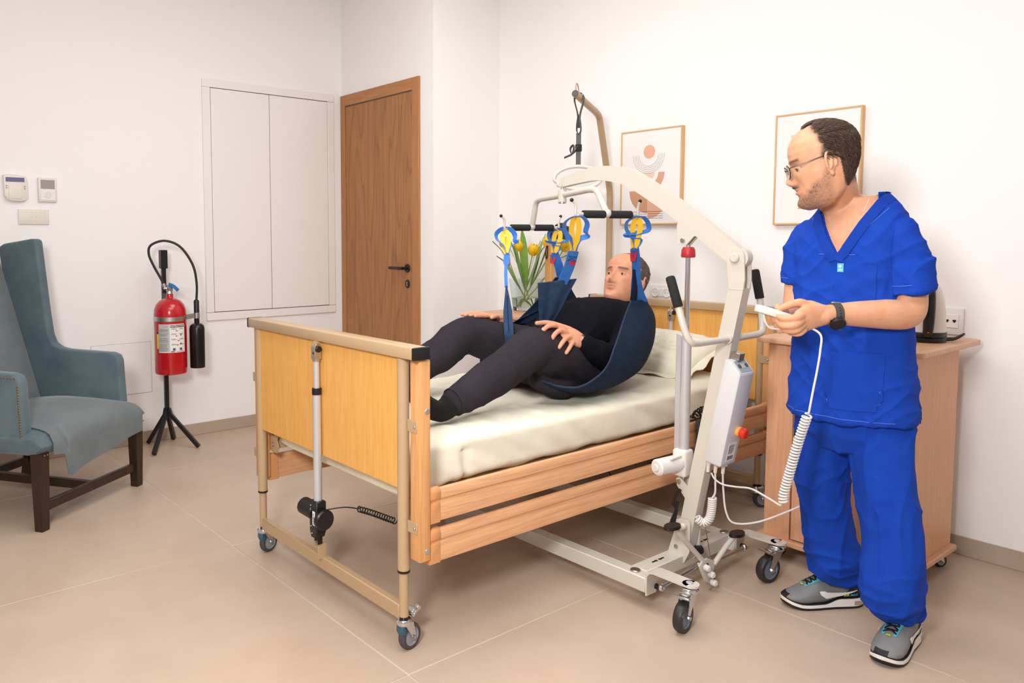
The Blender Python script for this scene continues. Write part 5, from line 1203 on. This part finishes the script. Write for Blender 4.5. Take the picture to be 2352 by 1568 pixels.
# right arm (far side), hand closing on the far side of the handset
limb(g, [(-.215, .100, 1.200), (-.240, .106, 1.14), (-.250, .100, 1.06), (-.262, .080, 1.015), (-.31, .02, 1.008), (-.355, -.06, 1.014), (-.385, -.105, 1.022)], [.034, .040, .040, .040, .039, .033, .028], n=24, sub=6)
limb(g, [(-.380, -.098, 1.020), (-.400, -.130, 1.024), (-.415, -.158, 1.022)], [(.028, .021), (.036, .018), (.036, .015)], up=(0, 0, 1))
for i, zz in enumerate((1.040, 1.024, 1.008, .994)): finger(g, [(-.408+.004*i, -.150, zz), (-.434+.006*i, -.160, zz-.004), (-.452+.008*i, -.178, zz-.003), (-.450+.008*i, -.196, zz-.001)], .0105, .0085)
finger(g, [(-.395, -.125, 1.044), (-.418, -.148, 1.056), (-.432, -.170, 1.054)], .012, .0092)
me = union(g, .0026, 1)
def hd(c): return CI @ c
def c_hair(c):
    q = hd(c)
    if q.z < .035 or q.z > .27 or c.z < 1.3: return 0
    if q.z > .20: lim = .022
    elif q.z > .165: lim = .020-(.20-q.z)*.3
    elif q.z > .125: lim = .006+(.165-q.z)*.35
    else: lim = -.030
    if abs(q.x) < .03 and q.z > .19: lim += .022
    lo = .048 if q.y < -.035 else .128
    ear = abs(q.x) > .0765 and .07 < q.z < .140 and -.04 < q.y < .016
    return 0 if ear else (1-sstep(lim-.012, lim+.010, q.y+.006*nz(q.x*60, q.y*60, q.z*60)))*sstep(lo-.012, lo+.010, q.z+.006*nz(q.x*50, q.y*50, 3))
def c_beard(c):
    q = hd(c)
    if q.z > .13 or q.z < -.04 or q.y < -.012 or abs(q.x) > .080: return 0
    top = .047+.030*sstep(.080, .035, q.y)+.030*sstep(.035, .0, q.y)
    v = (1-sstep(top-.018, top+.010, q.z+.006*nz(q.x*70, q.y*70, q.z*70)))*sstep(-.04, -.008, q.z)*sstep(-.012, .012, q.y)
    must = math.exp(-((q.z-.0690)/.0058)**2)*(1-sstep(.022, .034, abs(q.x)))*(1 if q.y > .07 else 0)
    lip = math.exp(-((q.z-.056)/.0070)**2)*(1-sstep(.016, .026, abs(q.x)))*(1 if q.y > .075 else 0)
    dens = .50+.38*sstep(.02, .07, q.y)
    return max(v*dens, must*.75)*(1-lip)*(.78+.4*nz(q.x*240, q.y*240, q.z*240))
def c_brow(c):
    q = hd(c); return (.9*math.exp(-((q.z-.1400)/.0042)**2)*sstep(.010, .015, abs(q.x))*(1-sstep(.048, .056, abs(q.x))) if q.y > .05 else 0)
def c_lip(c):
    q = hd(c); return (.75*math.exp(-((q.z-.0565)/.0065)**2)*(1-sstep(.017, .024, abs(q.x))) if q.y > .075 else 0)
mesh_obj(me, 'body', CSK, cg_, {'hair': c_hair, 'beard': c_beard, 'brow': c_brow, 'lip': c_lip})
body_bvh = bvh_of(me)
def B(g, name, m, par=None, **k): return g.build(name, m, par or cg_, local=True, **k)
HAIR = mat('dark_brown_hair', (66, 50, 42), .45, col2=(104, 76, 56), nscale=180)
random.seed(3)
def h_dir(p, n):
    if p.z > .19: return Vector((p.x*2.5, -.9, .15)).normalized()
    if p.y < -.04: return Vector((p.x*1.5, -.35, -.9)).normalized()
    return Vector((p.x*1.0, -.75, -.65)).normalized()
def lstr(name, m, par, count, mask, length, dirf, seed, thick):
    o = strands(name, m, None, CM, mask, count, length, dirf, seed, thick); o.parent = par; PM[o] = PM[par]; return o
lstr('hair', HAIR, cg_, 7000, c_hair, lambda p: .024 if p.z > .17 else (.020 if p.z > .10 else .014), h_dir, 11, .0006)
lstr('beard_hair', mat('beard_brown', (84, 64, 52), .6, col2=(120, 98, 82), nscale=300), cg_, 2600, c_beard, lambda p: .0055, lambda p, n: Vector((p.x*2, .2, -.8)).normalized(), 12, .00035)
# eyes (half closed, looking down), glasses, chain
for s in (-1, 1):
    e = G().ell((s*.031, .0738, .1160), (.0112, .0112, .0086), 16, 10, M=CM); e = B(e, 'eye', EYEW)
    B(G().ell((s*.031, .0842, .1130), (.0046, .0014, .0046), 12, 8, M=CM), 'iris', IRIS, e)
    B(G().tube([CM @ Vector((s*(.031+.0130*math.cos(a)), .0875-.0045*abs(math.cos(a)), .1165+.0035*math.sin(a))) for a in [PI*i/8 for i in range(9)]], .0024, 6), 'eyelid', CSK)
    B(G().tube([CM @ Vector((s*(.031+.0125*math.cos(a)), .0892-.0045*abs(math.cos(a)), .1145+.0015*math.sin(a))) for a in [PI*i/8 for i in range(9)]], .0007, 5), 'eyelash', mat('lash', (40, 30, 26), .6))
gl_root = G()
for s in (-1, 1): gl_root.tube([CM @ Vector((s*.0325+.0235*math.cos(a), .1110-.004*abs(math.cos(a))**2, .1130+.0190*math.sin(a))) for a in [2*PI*k/28 for k in range(28)]], .0015, 8, closed=True)
gl_root.tube([CM @ Vector(p) for p in ((-.010, .1125, .118), (0, .1160, .1215), (.010, .1125, .118))], .0013, 8)
gl = B(gl_root, 'glasses', BLACKM)
for s in (-1, 1):
    B(G().tube(bez([CM @ Vector(p) for p in ((s*.0555, .1085, .1195), (s*.0690, .102, .1225), (s*.0770, .055, .1265), (s*.0800, .010, .1315), (s*.0800, -.008, .1315))], 5), .0014, 8), 'temple', mat('dark_steel', (70, 70, 74), .3, .8), gl)
    B(G().tube(bez([CM @ Vector(p) for p in ((s*.0800, -.004, .1315), (s*.0805, -.020, .128), (s*.0800, -.032, .120), (s*.0790, -.040, .1135))], 5), [.0018]*10+[.0028]*6, 8), 'temple_tip', BLACKP, gl)
    B(G().loft([[CM @ Vector((s*.0325+.0225*q*math.cos(a), .1105-.003*abs(math.cos(a)*q)**2+t, .1130+.0180*q*math.sin(a))) for a in [2*PI*k/24 for k in range(24)]] for q, t in ((.02, 0), (1, 0), (1, .0012), (.02, .0012))]), 'lens', GLASS, gl)
    B(G().ell((s*.0085, .101, .106), (.0015, .003, .005), 8, 6, M=CM), 'nose_pad', CPLAST, gl)
def on_body(p, d, off=.001, bv=None):
    p, d = Vector(p), Vector(d).normalized(); hit = (bv or body_bvh).ray_cast(p, d)
    
    if hit[0] is not None: return hit[0]-d*off
    nr_ = (bv or body_bvh).find_nearest(p+d*.5); return nr_[0]+nr_[1]*off
chn = [on_body((x, -.6, z), (0, 1, 0), .0010) for x, z in ((-.112, 1.392), (-.116, 1.386), (-.124, 1.374), (-.131, 1.362), (-.138, 1.350), (-.145, 1.338))]
B(G().tube(chn, .0011, 5), 'neck_chain', mat('silver_chain', (236, 224, 212), .35))
# tunic
def shell_ring(z, cx, cy, a, b, n=56, p=2.2):
    o = []
    for j in range(n):
        t = 2*PI*j/n; c, s = math.cos(t), math.sin(t); q = (abs(c)**p+abs(s)**p)**(-1/p); o.append(Vector((cx, cy, z+(.17*a*c*q*sstep(1.25, 1.34, z))))+L2*a*c*q+F2*b*s*q)
    return o
TR = [(.700, -.120, 0, .182, .134), (.715, -.120, 0, .184, .136), (.80, -.117, 0, .180, .134), (.90, -.119, 0, .174, .129), (1.0, -.124, 0, .170, .125), (1.10, -.129, 0, .166, .118), (1.20, -.132, 0, .168, .113), (1.26, -.132, 0, .164, .106), (1.30, -.131, .0, .148, .097), (1.332, -.129, .003, .130, .088), (1.356, -.128, .006, .112, .081), (1.372, -.129, .008, .100, .074), (1.380, -.130, .009, .088, .066)]
g = G(); g.loft([shell_ring(*t) for t in TR])
limb(g, [(-.052, -.105, 1.262), (-.036, -.122, 1.205), (-.034, -.132, 1.145)], [(.058, .056), (.059, .060), (.058, .063)], n=28, up=(1, 0, 0))
limb(g, [(-.208, .100, 1.262), (-.236, .108, 1.210), (-.244, .108, 1.150)], [(.056, .055), (.053, .056), (.050, .056)], n=28, up=(1, 0, 0))
g.loft([[Vector((-.035+a*math.cos(2*PI*j/28), -.140+(a+.010)*math.sin(2*PI*j/28), z+.012*math.cos(2*PI*j/28))) for j in range(28)] for z, a in ((1.19, .056), (1.140, .0590), (1.104, .0605), (1.101, .058))])
g.loft([[Vector((-.245+.049*math.cos(2*PI*j/28), .108+.056*math.sin(2*PI*j/28), z)) for j in range(28)] for z in (1.17, 1.11)])
def tun(c, n):
    d = .0045*nz(c.x*8, c.y*8, c.z*6)
    fr = max(0, n.dot(F2)); lat = (c-Vector((-.13, 0, 0))).dot(L2)
    d += .008*(1-abs(nz(lat*13, c.z*2.6+lat*2, 1.5)))**4*sstep(1.28, 1.0, c.z)
    d += .006*(1-abs(nz(c.z*12-lat*14, lat*5+c.z*3, 6)))**5+.004*(1-abs(nz(c.z*16+lat*12, lat*4, 8)))**5
    d -= .010*math.exp(-((lat-.165)/.03)**2)*math.exp(-((c.z-1.10)/.08)**2)
    d += .005*math.sin(lat*40+3*nz(lat*4, c.z*3, 2))*sstep(.85, .70, c.z)
    return d-.003
me = union(g, .0045, 3, tun); tun_bvh = bvh_of(me)
CH = Vector((-.134, 0, 0)); ZA, ZT, HWT = 1.205, 1.385, .096
def vhalf(z): return HWT*max(0, (z-ZA)/(ZT-ZA))**.92
for v in me.vertices:      # neck opening: cloth inside the V lies behind the skin
    q = v.co-CH; l = q.dot(L2); f = q.dot(F2)
    if v.co.z > ZA and f > -.01 and abs(l) < vhalf(v.co.z): v.co -= F2*.034*sstep(0, .006, vhalf(v.co.z)-abs(l))
for v in me.vertices:      # round neck hole
    q = v.co-Vector((-.131, .008, 0)); e_ = (q.dot(L2)/.090)**2+(q.dot(F2)/.066)**2
    if v.co.z > 1.33+.2*q.dot(L2) and e_ < 1: v.co.z -= .055*sstep(1, .86, e_)
TUN = mesh_obj(me, 'tunic', SCRUB, cg_)
def tp(l, z, off=.0015): return on_body(CH+L2*l+F2*.5+Vector((0, 0, z)), -F2, off, tun_bvh)
def band(side, w_=.026):
    top, bot = [], []
    for i in range(19):
        z = ZA-.012+((1.388 if side > 0 else 1.338)-ZA+.012)*i/18; h_ = max(0, vhalf(z)) if z > ZA else -.005
        top.append(tp(side*h_-side*.002, z, .003)); bot.append(tp(side*(h_+w_), z-.010, .0025))
    return G().sheet([top, [a.lerp(b, .5)+F2*.0022 for a, b in zip(top, bot)], bot], .0028)
B(band(1), 'neck_band', SCRUBD, TUN, sharp=80); B(band(-1), 'neck_band', SCRUBD, TUN, sharp=80)
nbc = Vector((-.131, .008, 1.369)); nb = [nbc+L2*.091*math.cos(t)+F2*.069*math.sin(t)+Vector((0, 0, .17*.091*math.cos(t))) for t in [R(24)-R(232)*i/30 for i in range(31)]]
B(G().ribbon(nb, (0, 0, 1), .020, .004), 'neck_band', SCRUBD, TUN, sharp=80)
# seams, pockets and the little woven label
def seam(pts, r=.0007, n=8, name='stitching', m=None):
    p = []
    for a, b in zip(pts, pts[1:]): p += [tp(a[0]+(b[0]-a[0])*i/n, a[1]+(b[1]-a[1])*i/n, .0006) for i in range(n)]
    p.append(tp(*pts[-1], .0006)); return B(G().tube(p, r, 4), name, m or STB, TUN)
def lat(x, y): return (Vector((x, y, 0))-CH).dot(L2)
def pocket(l0, l1, z0, z1, cut=.0):
    poly = [(l0, z1), (l1, z1), (l1, z0+cut), (l1-cut, z0), (l0+cut, z0), (l0, z0+cut)]
    gr = [[tp(l0+(l1-l0)*j/10+(0 if i < 9 else (cut*.6 if j == 0 else -cut*.6 if j == 10 else 0)), z1+(z0-z1)*i/10, .0022) for j in range(11)] for i in range(11)]
    pk = B(G().sheet(gr, .0036), 'pocket', SCRUB, TUN, sharp=80)
    i_ = .006
    seam([(l0+i_, z1-.002), (l0+i_, z0+cut+i_*.5), (l0+cut+i_*.5, z0+i_), (l1-cut-i_*.5, z0+i_), (l1-i_, z0+cut+i_*.5), (l1-i_, z1-.002)], .0012); seam([(l0, z1-.014), (l1, z1-.014)], .0012)
    return pk
pocket(.000, .108, 1.062, 1.178); pocket(-.015, .135, .745, .918, .022)
seam([(-.052, ZA+.002), (.052, ZA+.002)], .0010); seam([(.02, 1.205), (.085, 1.30), (.118, 1.345)], .0009); seam([(-.02, 1.205), (-.078, 1.29), (-.10, 1.32)], .0009)
seam([(-.165, .718), (0, .716), (.165, .714)], .0009, 14)
seam([(.146, 1.085), (.138, 1.16), (.134, 1.22), (.138, 1.28)], .0012, name='armhole_seam', m=SCRUBD)
lbq = [[tp(.006+.018*j/3, 1.181-.026*i/3, .0050) for j in range(4)] for i in range(4)]
wl = B(G().sheet(lbq, .001), 'woven_label', mat('label_teal', (92, 190, 204), .6), TUN)
B(G().sheet([[tp(.010+.010*j/2, 1.163-.003*i, .0060) for j in range(3)] for i in range(2)], .0006).sheet([[tp(.013+.003*j, 1.177-.010*i/2, .0060) for j in range(2)] for i in range(3)], .0006).sheet([[tp(.0095+.010*j/2, 1.1735-.003*i, .0060) for j in range(3)] for i in range(2)], .0006), 'label_emblem', WPLAST, wl)
for (c, a, bb, tilt) in (((-.035, -.140, 1.110), .0625, .0725, .012),): B(G().tube([Vector((c[0]+a*math.cos(t), c[1]+bb*math.sin(t), c[2]+tilt*math.cos(t)+.018)) for t in [2*PI*k/40 for k in range(40)]], .0009, 5, closed=True), 'sleeve_stitching', STB, TUN)
B(G().tube([Vector((-.245+.0510*math.cos(t), .108+.0580*math.sin(t), 1.128)) for t in [2*PI*k/40 for k in range(40)]], .0009, 5, closed=True), 'sleeve_stitching', STB, TUN)
# side slit of the tunic
sl_ = Vector((.022, -.150, 0))
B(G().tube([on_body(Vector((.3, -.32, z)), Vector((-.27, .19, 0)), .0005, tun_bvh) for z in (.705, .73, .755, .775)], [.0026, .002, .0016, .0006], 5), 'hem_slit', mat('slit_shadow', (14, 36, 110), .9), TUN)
# trousers
def trf(c, n):
    low = sstep(.34, .08, c.z)
    d = .005*nz(c.x*8, c.y*8, c.z*4)+.008*(1-abs(nz(c.x*15, c.y*15, c.z*2.6)))**4-.003
    d += low*(.016*(1-abs(nz(c.x*9, c.y*9+4, c.z*19)))**3+.007*nz(c.x*14, c.y*14, c.z*26)-.004)
    d += .006*(1-abs(nz(c.x*11+c.z*9, c.y*8, c.z*11)))**5*math.exp(-((c.z-.45)/.08)**2)+.006*(1-abs(nz(c.x*10, c.y*6+c.z*10, c.z*9)))**5*math.exp(-((c.z-.66)/.06)**2)
    return d
g = G()
limb(g, [(-.158, .052, .72), (-.152, .082, .60), (-.142, .108, .48), (-.112, .135, .35), (-.084, .152, .24), (-.064, .162, .18), (-.036, .172, .140), (-.012, .180, .112)], [(.096, .100), (.086, .094), (.078, .086), (.073, .080), (.077, .080), (.084, .082), (.068, .070), (.052, .056)], up=(1, 0, 0), n=28)
limb(g, [(-.062, -.045, .72), (-.058, -.070, .60), (-.050, -.095, .48), (-.042, -.115, .36), (-.040, -.125, .26), (-.034, -.122, .195), (-.008, -.102, .152), (.014, -.088, .122)], [(.098, .102), (.086, .094), (.080, .086), (.079, .084), (.084, .086), (.084, .085), (.070, .072), (.054, .058)], up=(1, 0, 0), n=28)
g.loft([shell_ring(z, -.115, 0, a, b) for z, a, b in ((.60, .10, .08), (.65, .148, .108), (.72, .158, .116), (.80, .152, .112), (.86, .145, .105))])
me = union(g, .0048, 3, trf); tro_bvh = bvh_of(me)
TRO = mesh_obj(me, 'trousers', SCRUB, cg_)
# shoes
SHG = mat('grey_shoe_leather', (128, 128, 128), .55, col2=(120, 120, 121), nscale=10, bump=.1, bscale=300); SHB = mat('black_shoe_trim', (26, 25, 26), .5); SHW = mat('white_midsole', (240, 236, 230), .5); TEAL = mat('teal_shoe_trim', (76, 182, 206), .5); LACE = mat('black_lace', (18, 17, 17), .8); AIRW = mat('air_window', (168, 150, 120), .2); LIME = mat('lime_print', (206, 226, 30), .5)
def shoe(heel, toe, scale=1):
    h_, t_ = Vector(heel), Vector(toe); ang = math.atan2(t_.y-h_.y, t_.x-h_.x); c = (h_+t_)/2
    M = Matrix.Translation((c.x, c.y, 0)) @ Matrix.Rotation(ang, 4, 'Z')
    XS = [-.137, -.130, -.115, -.09, -.06, -.03, .0, .03, .06, .09, .115, .130, .137]; W = [.012, .025, .032, .0355, .036, .036, .039, .0430, .0455, .0435, .0345, .0215, .005]
    def wid(x):
        for i in range(len(XS)-1):
            if XS[i] <= x <= XS[i+1]: u = (x-XS[i])/(XS[i+1]-XS[i]); return W[i]*(1-u)+W[i+1]*u
        return W[0] if x < XS[0] else W[-1]
    def spring(x): return .016*max(0, (x-.07)/.067)**2+.004*max(0, (-x-.11)/.027)
    def slab(z0f, z1f, grow, n=40):
        xs = [-.137-grow*.6+(.274+grow*1.2)*i/n for i in range(n+1)]; rings = []
        for x in xs:
            w_ = wid(max(-.137, min(.137, x*.985)))+grow*.6; ym = .004*math.sin((x+.137)*8); z0, z1 = z0f(x), z1f(x)
            rings.append([Vector((x, ym-w_, z0+.002)), Vector((x, ym-w_+.003, z0)), Vector((x, ym+w_-.003, z0)), Vector((x, ym+w_, z0+.002)), Vector((x, ym+w_*1.0, z1)), Vector((x, ym-w_*1.0, z1))])
        return G().loft(rings, M=M)
    ms = lambda x: spring(x)+.019+.016*sstep(.01, -.05, x)
    so = B(slab(lambda x: spring(x), lambda x: spring(x)+.0075, .003), 'shoe', SHB)
    B(slab(lambda x: spring(x)+.0072, ms, .0045), 'midsole', SHW, so)
    B(slab(lambda x: ms(x)-.0015, lambda x: ms(x)+.0038, .0012), 'welt', SHB, so)
    HX = [-.137, -.125, -.10, -.07, -.04, -.01, .02, .05, .08, .105, .125, .137]; HH = [.070, .098, .100, .095, .100, .106, .098, .081, .064, .053, .040, .024]
    def hei(x):
        for i in range(len(HX)-1):
            if HX[i] <= x <= HX[i+1]: u = (x-HX[i])/(HX[i+1]-HX[i]); return HH[i]*(1-u)+HH[i+1]*u
        return HH[0] if x < HX[0] else HH[-1]
    rings = []
    for i in range(56):
        x = -.1365+.273*i/55; w_ = wid(x); zb = ms(x); zt = max(zb+.006, hei(x)+spring(x)*.4); ring = []; ym = .004*math.sin((x+.137)*8)
        for j in range(28):
            a = 2*PI*j/28; cc_, ss = math.cos(a), math.sin(a); p = 2.7 if x > -.03 else 3.0; q = (abs(cc_)**p+abs(ss)**p)**(-1/p)
            tz = ss*q; nar = 1-(.42 if x < .03 else .30)*max(0, tz)**1.8
            cr = .0012*nz(x*60, tz*3, 2)*(1 if .03 < x < .1 else .2)
            ring.append(Vector((x, ym+w_*cc_*q*nar, zb-.006+(zt-zb+.006)*(tz+1)/2+cr)))
        rings.append(ring)
    ug = G().loft(rings, M=M); up_ = B(ug, 'upper', SHG, so, sharp=60)
    bv = BVHTree.FromPolygons(ug.v, ug.f)
    def side(x, z, s, off=.0012):
        d = M.to_3x3() @ Vector((0, -s, 0)); return on_body(M @ Vector((x, s*.15, z)), d, off, bv)
    def topp(x, y, off=.0015): return on_body(M @ Vector((x, y, .3)), (0, 0, -1), off, bv)
    for s in (-1, 1):
        # heel counter, swoosh, eyestay, lettering
        B(G().sheet([[side(-.128+.095*i/14, ms(-.128+.095*i/14)+.003+(hei(-.128+.095*i/14)*(.95-.52*(i/14)**1.2)-ms(-.128+.095*i/14)-.004)*j/6, s, .0012) for j in range(7)] for i in range(15)], .0016), 'heel_counter', SHB, so)
        sw = []
        for i in range(25):
            t = i/24; x = .026-.130*t; lo = .036+.004*t+.022*t*t; th = .026*(1-t)**1.25*min(1, .35+5*t)+.002
            hook = .016*max(0, 1-t/.16)
            sw.append([side(x+hook*.25*q, lo+hook+th*q+.002, s, .0024) for q in (0, .5, 1)])
        B(G().sheet(sw, .0018), 'swoosh', SHW, so)
        B(G().sheet([[topp(-.012+.078*i/10, s*(.012+.015*j/3-.007*j/3*(i/10)), .0018) for j in range(4)] for i in range(11)], .002), 'eyestay', TEAL, so)
        sg = -1 if s > 0 else 1
        def txt(t, x0, m):
            gg = G(); gg.add(*text_geo(t, .0125, lambda x, y: side(-.080+sg*(x+x0), .0485+y, s, .0040), bold=.0002)); B(gg, 'lettering', m, so, smooth=False)
        txt('AIR', -.0135, LIME); txt('MAX', .0135, TEAL)
        B(G().prism([(-.122, .016), (-.118, .0125), (-.058, .0125), (-.050, .018), (-.056, .026), (-.118, .027), (-.122, .024)], s*(wid(-.09)+.0022)-.0012, s*(wid(-.09)+.0022)+.0012, 'xz', .0006, 1, M=M), 'air_chamber', AIRW, so)
    B(G().sheet([[on_body(M @ Vector((.3, -.019+.038*j/6, .036+.011*i/4)), M.to_3x3() @ Vector((-1, 0, 0)), .0015, bv) for j in range(7)] for i in range(5)], .002), 'toe_guard', SHB, so)
    for i in range(5):
        x = -.010+i*.0145
        for s in (-1, 1):
            pts = [topp(x+.011*t, s*(.018-.036*t), .003+.003*math.sin(PI*t)) for t in [k/6 for k in range(7)]]
            B(G().ribbon(pts, M.to_3x3() @ Vector((1, .4*s, 0)), .0055, .002), 'lace', LACE, so)
    b0 = topp(-.016, 0, .007)
    for s in (-1, 1):
        ax = M.to_3x3() @ Vector((.2, s, 0)); up3 = Vector((0, 0, 1)); fx = M.to_3x3() @ Vector((1, 0, 0))
        B(G().ribbon(bez([b0, b0+ax*.018+up3*.010+fx*.004, b0+ax*.034+up3*.002+fx*.012, b0+ax*.024-up3*.004+fx*.018, b0+fx*.004], 5), fx, .005, .002), 'lace_loop', LACE, so); B(G().ribbon(bez([b0, b0+ax*.012+fx*.014, b0+ax*.020+fx*.034-up3*.008], 5), ax, .005, .002), 'lace_end', LACE, so)
    B(G().ribbon([topp(.069, -.006, .004), topp(.0695, 0, .0045), topp(.069, .006, .004)], M.to_3x3() @ Vector((1, 0, 0)), .006, .002), 'lace_tag', LIME, so)
    return so
shoe((.050, .188), (-.236, .180)); shoe((.088, -.028), (-.118, -.208))
# watch
wx = Vector((-.283, -.202, 1.040))
ringp = [(math.cos(2*PI*k/36), math.sin(2*PI*k/36)) for k in range(36)]
wb = B(G().loft([[wx+Vector((dx, c*(.0315+e), s*(.0315+e))) for c, s in ringp] for dx, e in ((-.011, -.002), (-.011, .0012), (.011, .0012), (.011, -.002))], closed=True), 'watch_strap', mat('grey_silicone', (74, 72, 72), .6))
cd_ = Vector((-.12, -.72, -.68)).normalized(); cc_ = wx+cd_*.033; Q = Matrix.Translation(cc_) @ cd_.to_track_quat('Z', 'Y').to_matrix().to_4x4()
B(G().lathe([(.0, -.004), (.0195, -.004), (.0215, .0), (.0215, .007), (.0190, .0095), (.0185, .0085), (.0, .0085)], 32, Q), 'watch_case', BLACKM, wb); B(G().lathe([(.0, .0086), (.0180, .0086), (.0178, .0092), (.0, .0094)], 32, Q), 'watch_face', mat('watch_glass', (10, 14, 34), .08), wb)
for a in (0, 1): B(G().cyl(Q @ Vector((.021*math.cos(a*.9+2.6), .021*math.sin(a*.9+2.6), .003)), Q @ Vector((.0255*math.cos(a*.9+2.6), .0255*math.sin(a*.9+2.6), .003)), .0022, 8), 'watch_button', BLACKM, wb)
B(G().box(-.013, .013, -.003, .003, -.001, .003, .0008, 1, M=Matrix.Translation(wx+Vector((0, -.004, .0325)))), 'watch_buckle', STEEL, wb)
for i in range(4): B(G().ell(Vector((wx.x, wx.y-.0325*math.cos(R(38-14*i)), wx.z+.0325*math.sin(R(38-14*i)))), (.003, .0012, .0018), 8, 5), 'strap_hole', BLACKP, wb)
# handset with hook and coiled lead
hs = thing('lift_handset', 'white lift handset in the standing man\'s hands with hanging coiled lead', 'remote control', (-1.0, 2.62, 0), CRZ)
def Hb(g, name, m, par=None, **k): return g.build(name, m, par or hs, local=True, **k)
hq0, hq1 = Vector((-.492, -.178, 1.055)), Vector((-.378, -.178, 1.020)); hd_ = (hq1-hq0).normalized(); HQ = Matrix.Translation((hq0+hq1)/2) @ Matrix((hd_, Vector((0, 1, 0)), hd_.cross(Vector((0, 1, 0))))).transposed().to_4x4()
Lh = (hq1-hq0).length/2
hb_ = Hb(G().box(-Lh, Lh, -.026, .026, -.011, .011, .004, 2, M=HQ), 'body', LIFTW)
Hb(G().box(-Lh*.6, Lh*.5, -.018, .018, .0105, .0116, .0004, 1, M=HQ), 'keypad', DGREY, hb_)
for i in range(2): Hb(G().cyl((-.022+i*.03, 0, .011), (-.022+i*.03, 0, .0135), .009, 14, .001, M=HQ), 'button', MATS['button_dark'], hb_)
Hb(G().tube(bez([hq0+Vector((.010, -.01, -.010)), Vector((-.474, -.19, 1.015)), Vector((-.462, -.19, 1.000)), Vector((-.440, -.19, .996)), Vector((-.415, -.185, .993))], 6), .0028, 8), 'hook', LIFTW)
Hb(G().tube(bez([hq0+Vector((.018, .01, -.010)), Vector((-.468, -.165, 1.018)), Vector((-.450, -.16, 1.002)), Vector((-.42, -.16, .998))], 6), .0028, 8), 'hook', LIFTW)
up_c = bez([hq1+Vector((-.004, -.004, -.004)), (-.355, -.190, 1.004), (-.337, -.232, .985), (-.338, -.236, .94), (-.343, -.232, .882), (-.350, -.226, .82), (-.356, -.22, .759)], 7)
cl_ = coil_path(bez([(-.360, -.22, .752), (-.372, -.20, .675), (-.388, -.18, .567), (-.397, -.17, .505), (-.397, -.17, .480)], 8), .0115, 30, 12)
dn = bez([cl_[-1], (-.400, -.158, .468), (-.398, -.14, .464), (-.397, -.06, .458), (-.401, .05, .449), (-.414, .14, .426), (-.435, .20, .415), (-.444, .25, .418), (-.452, .263, .436)], 7)
Hb(G().tube(up_c+cl_+dn, .0031, 7), 'coiled_lead', LIFTW)
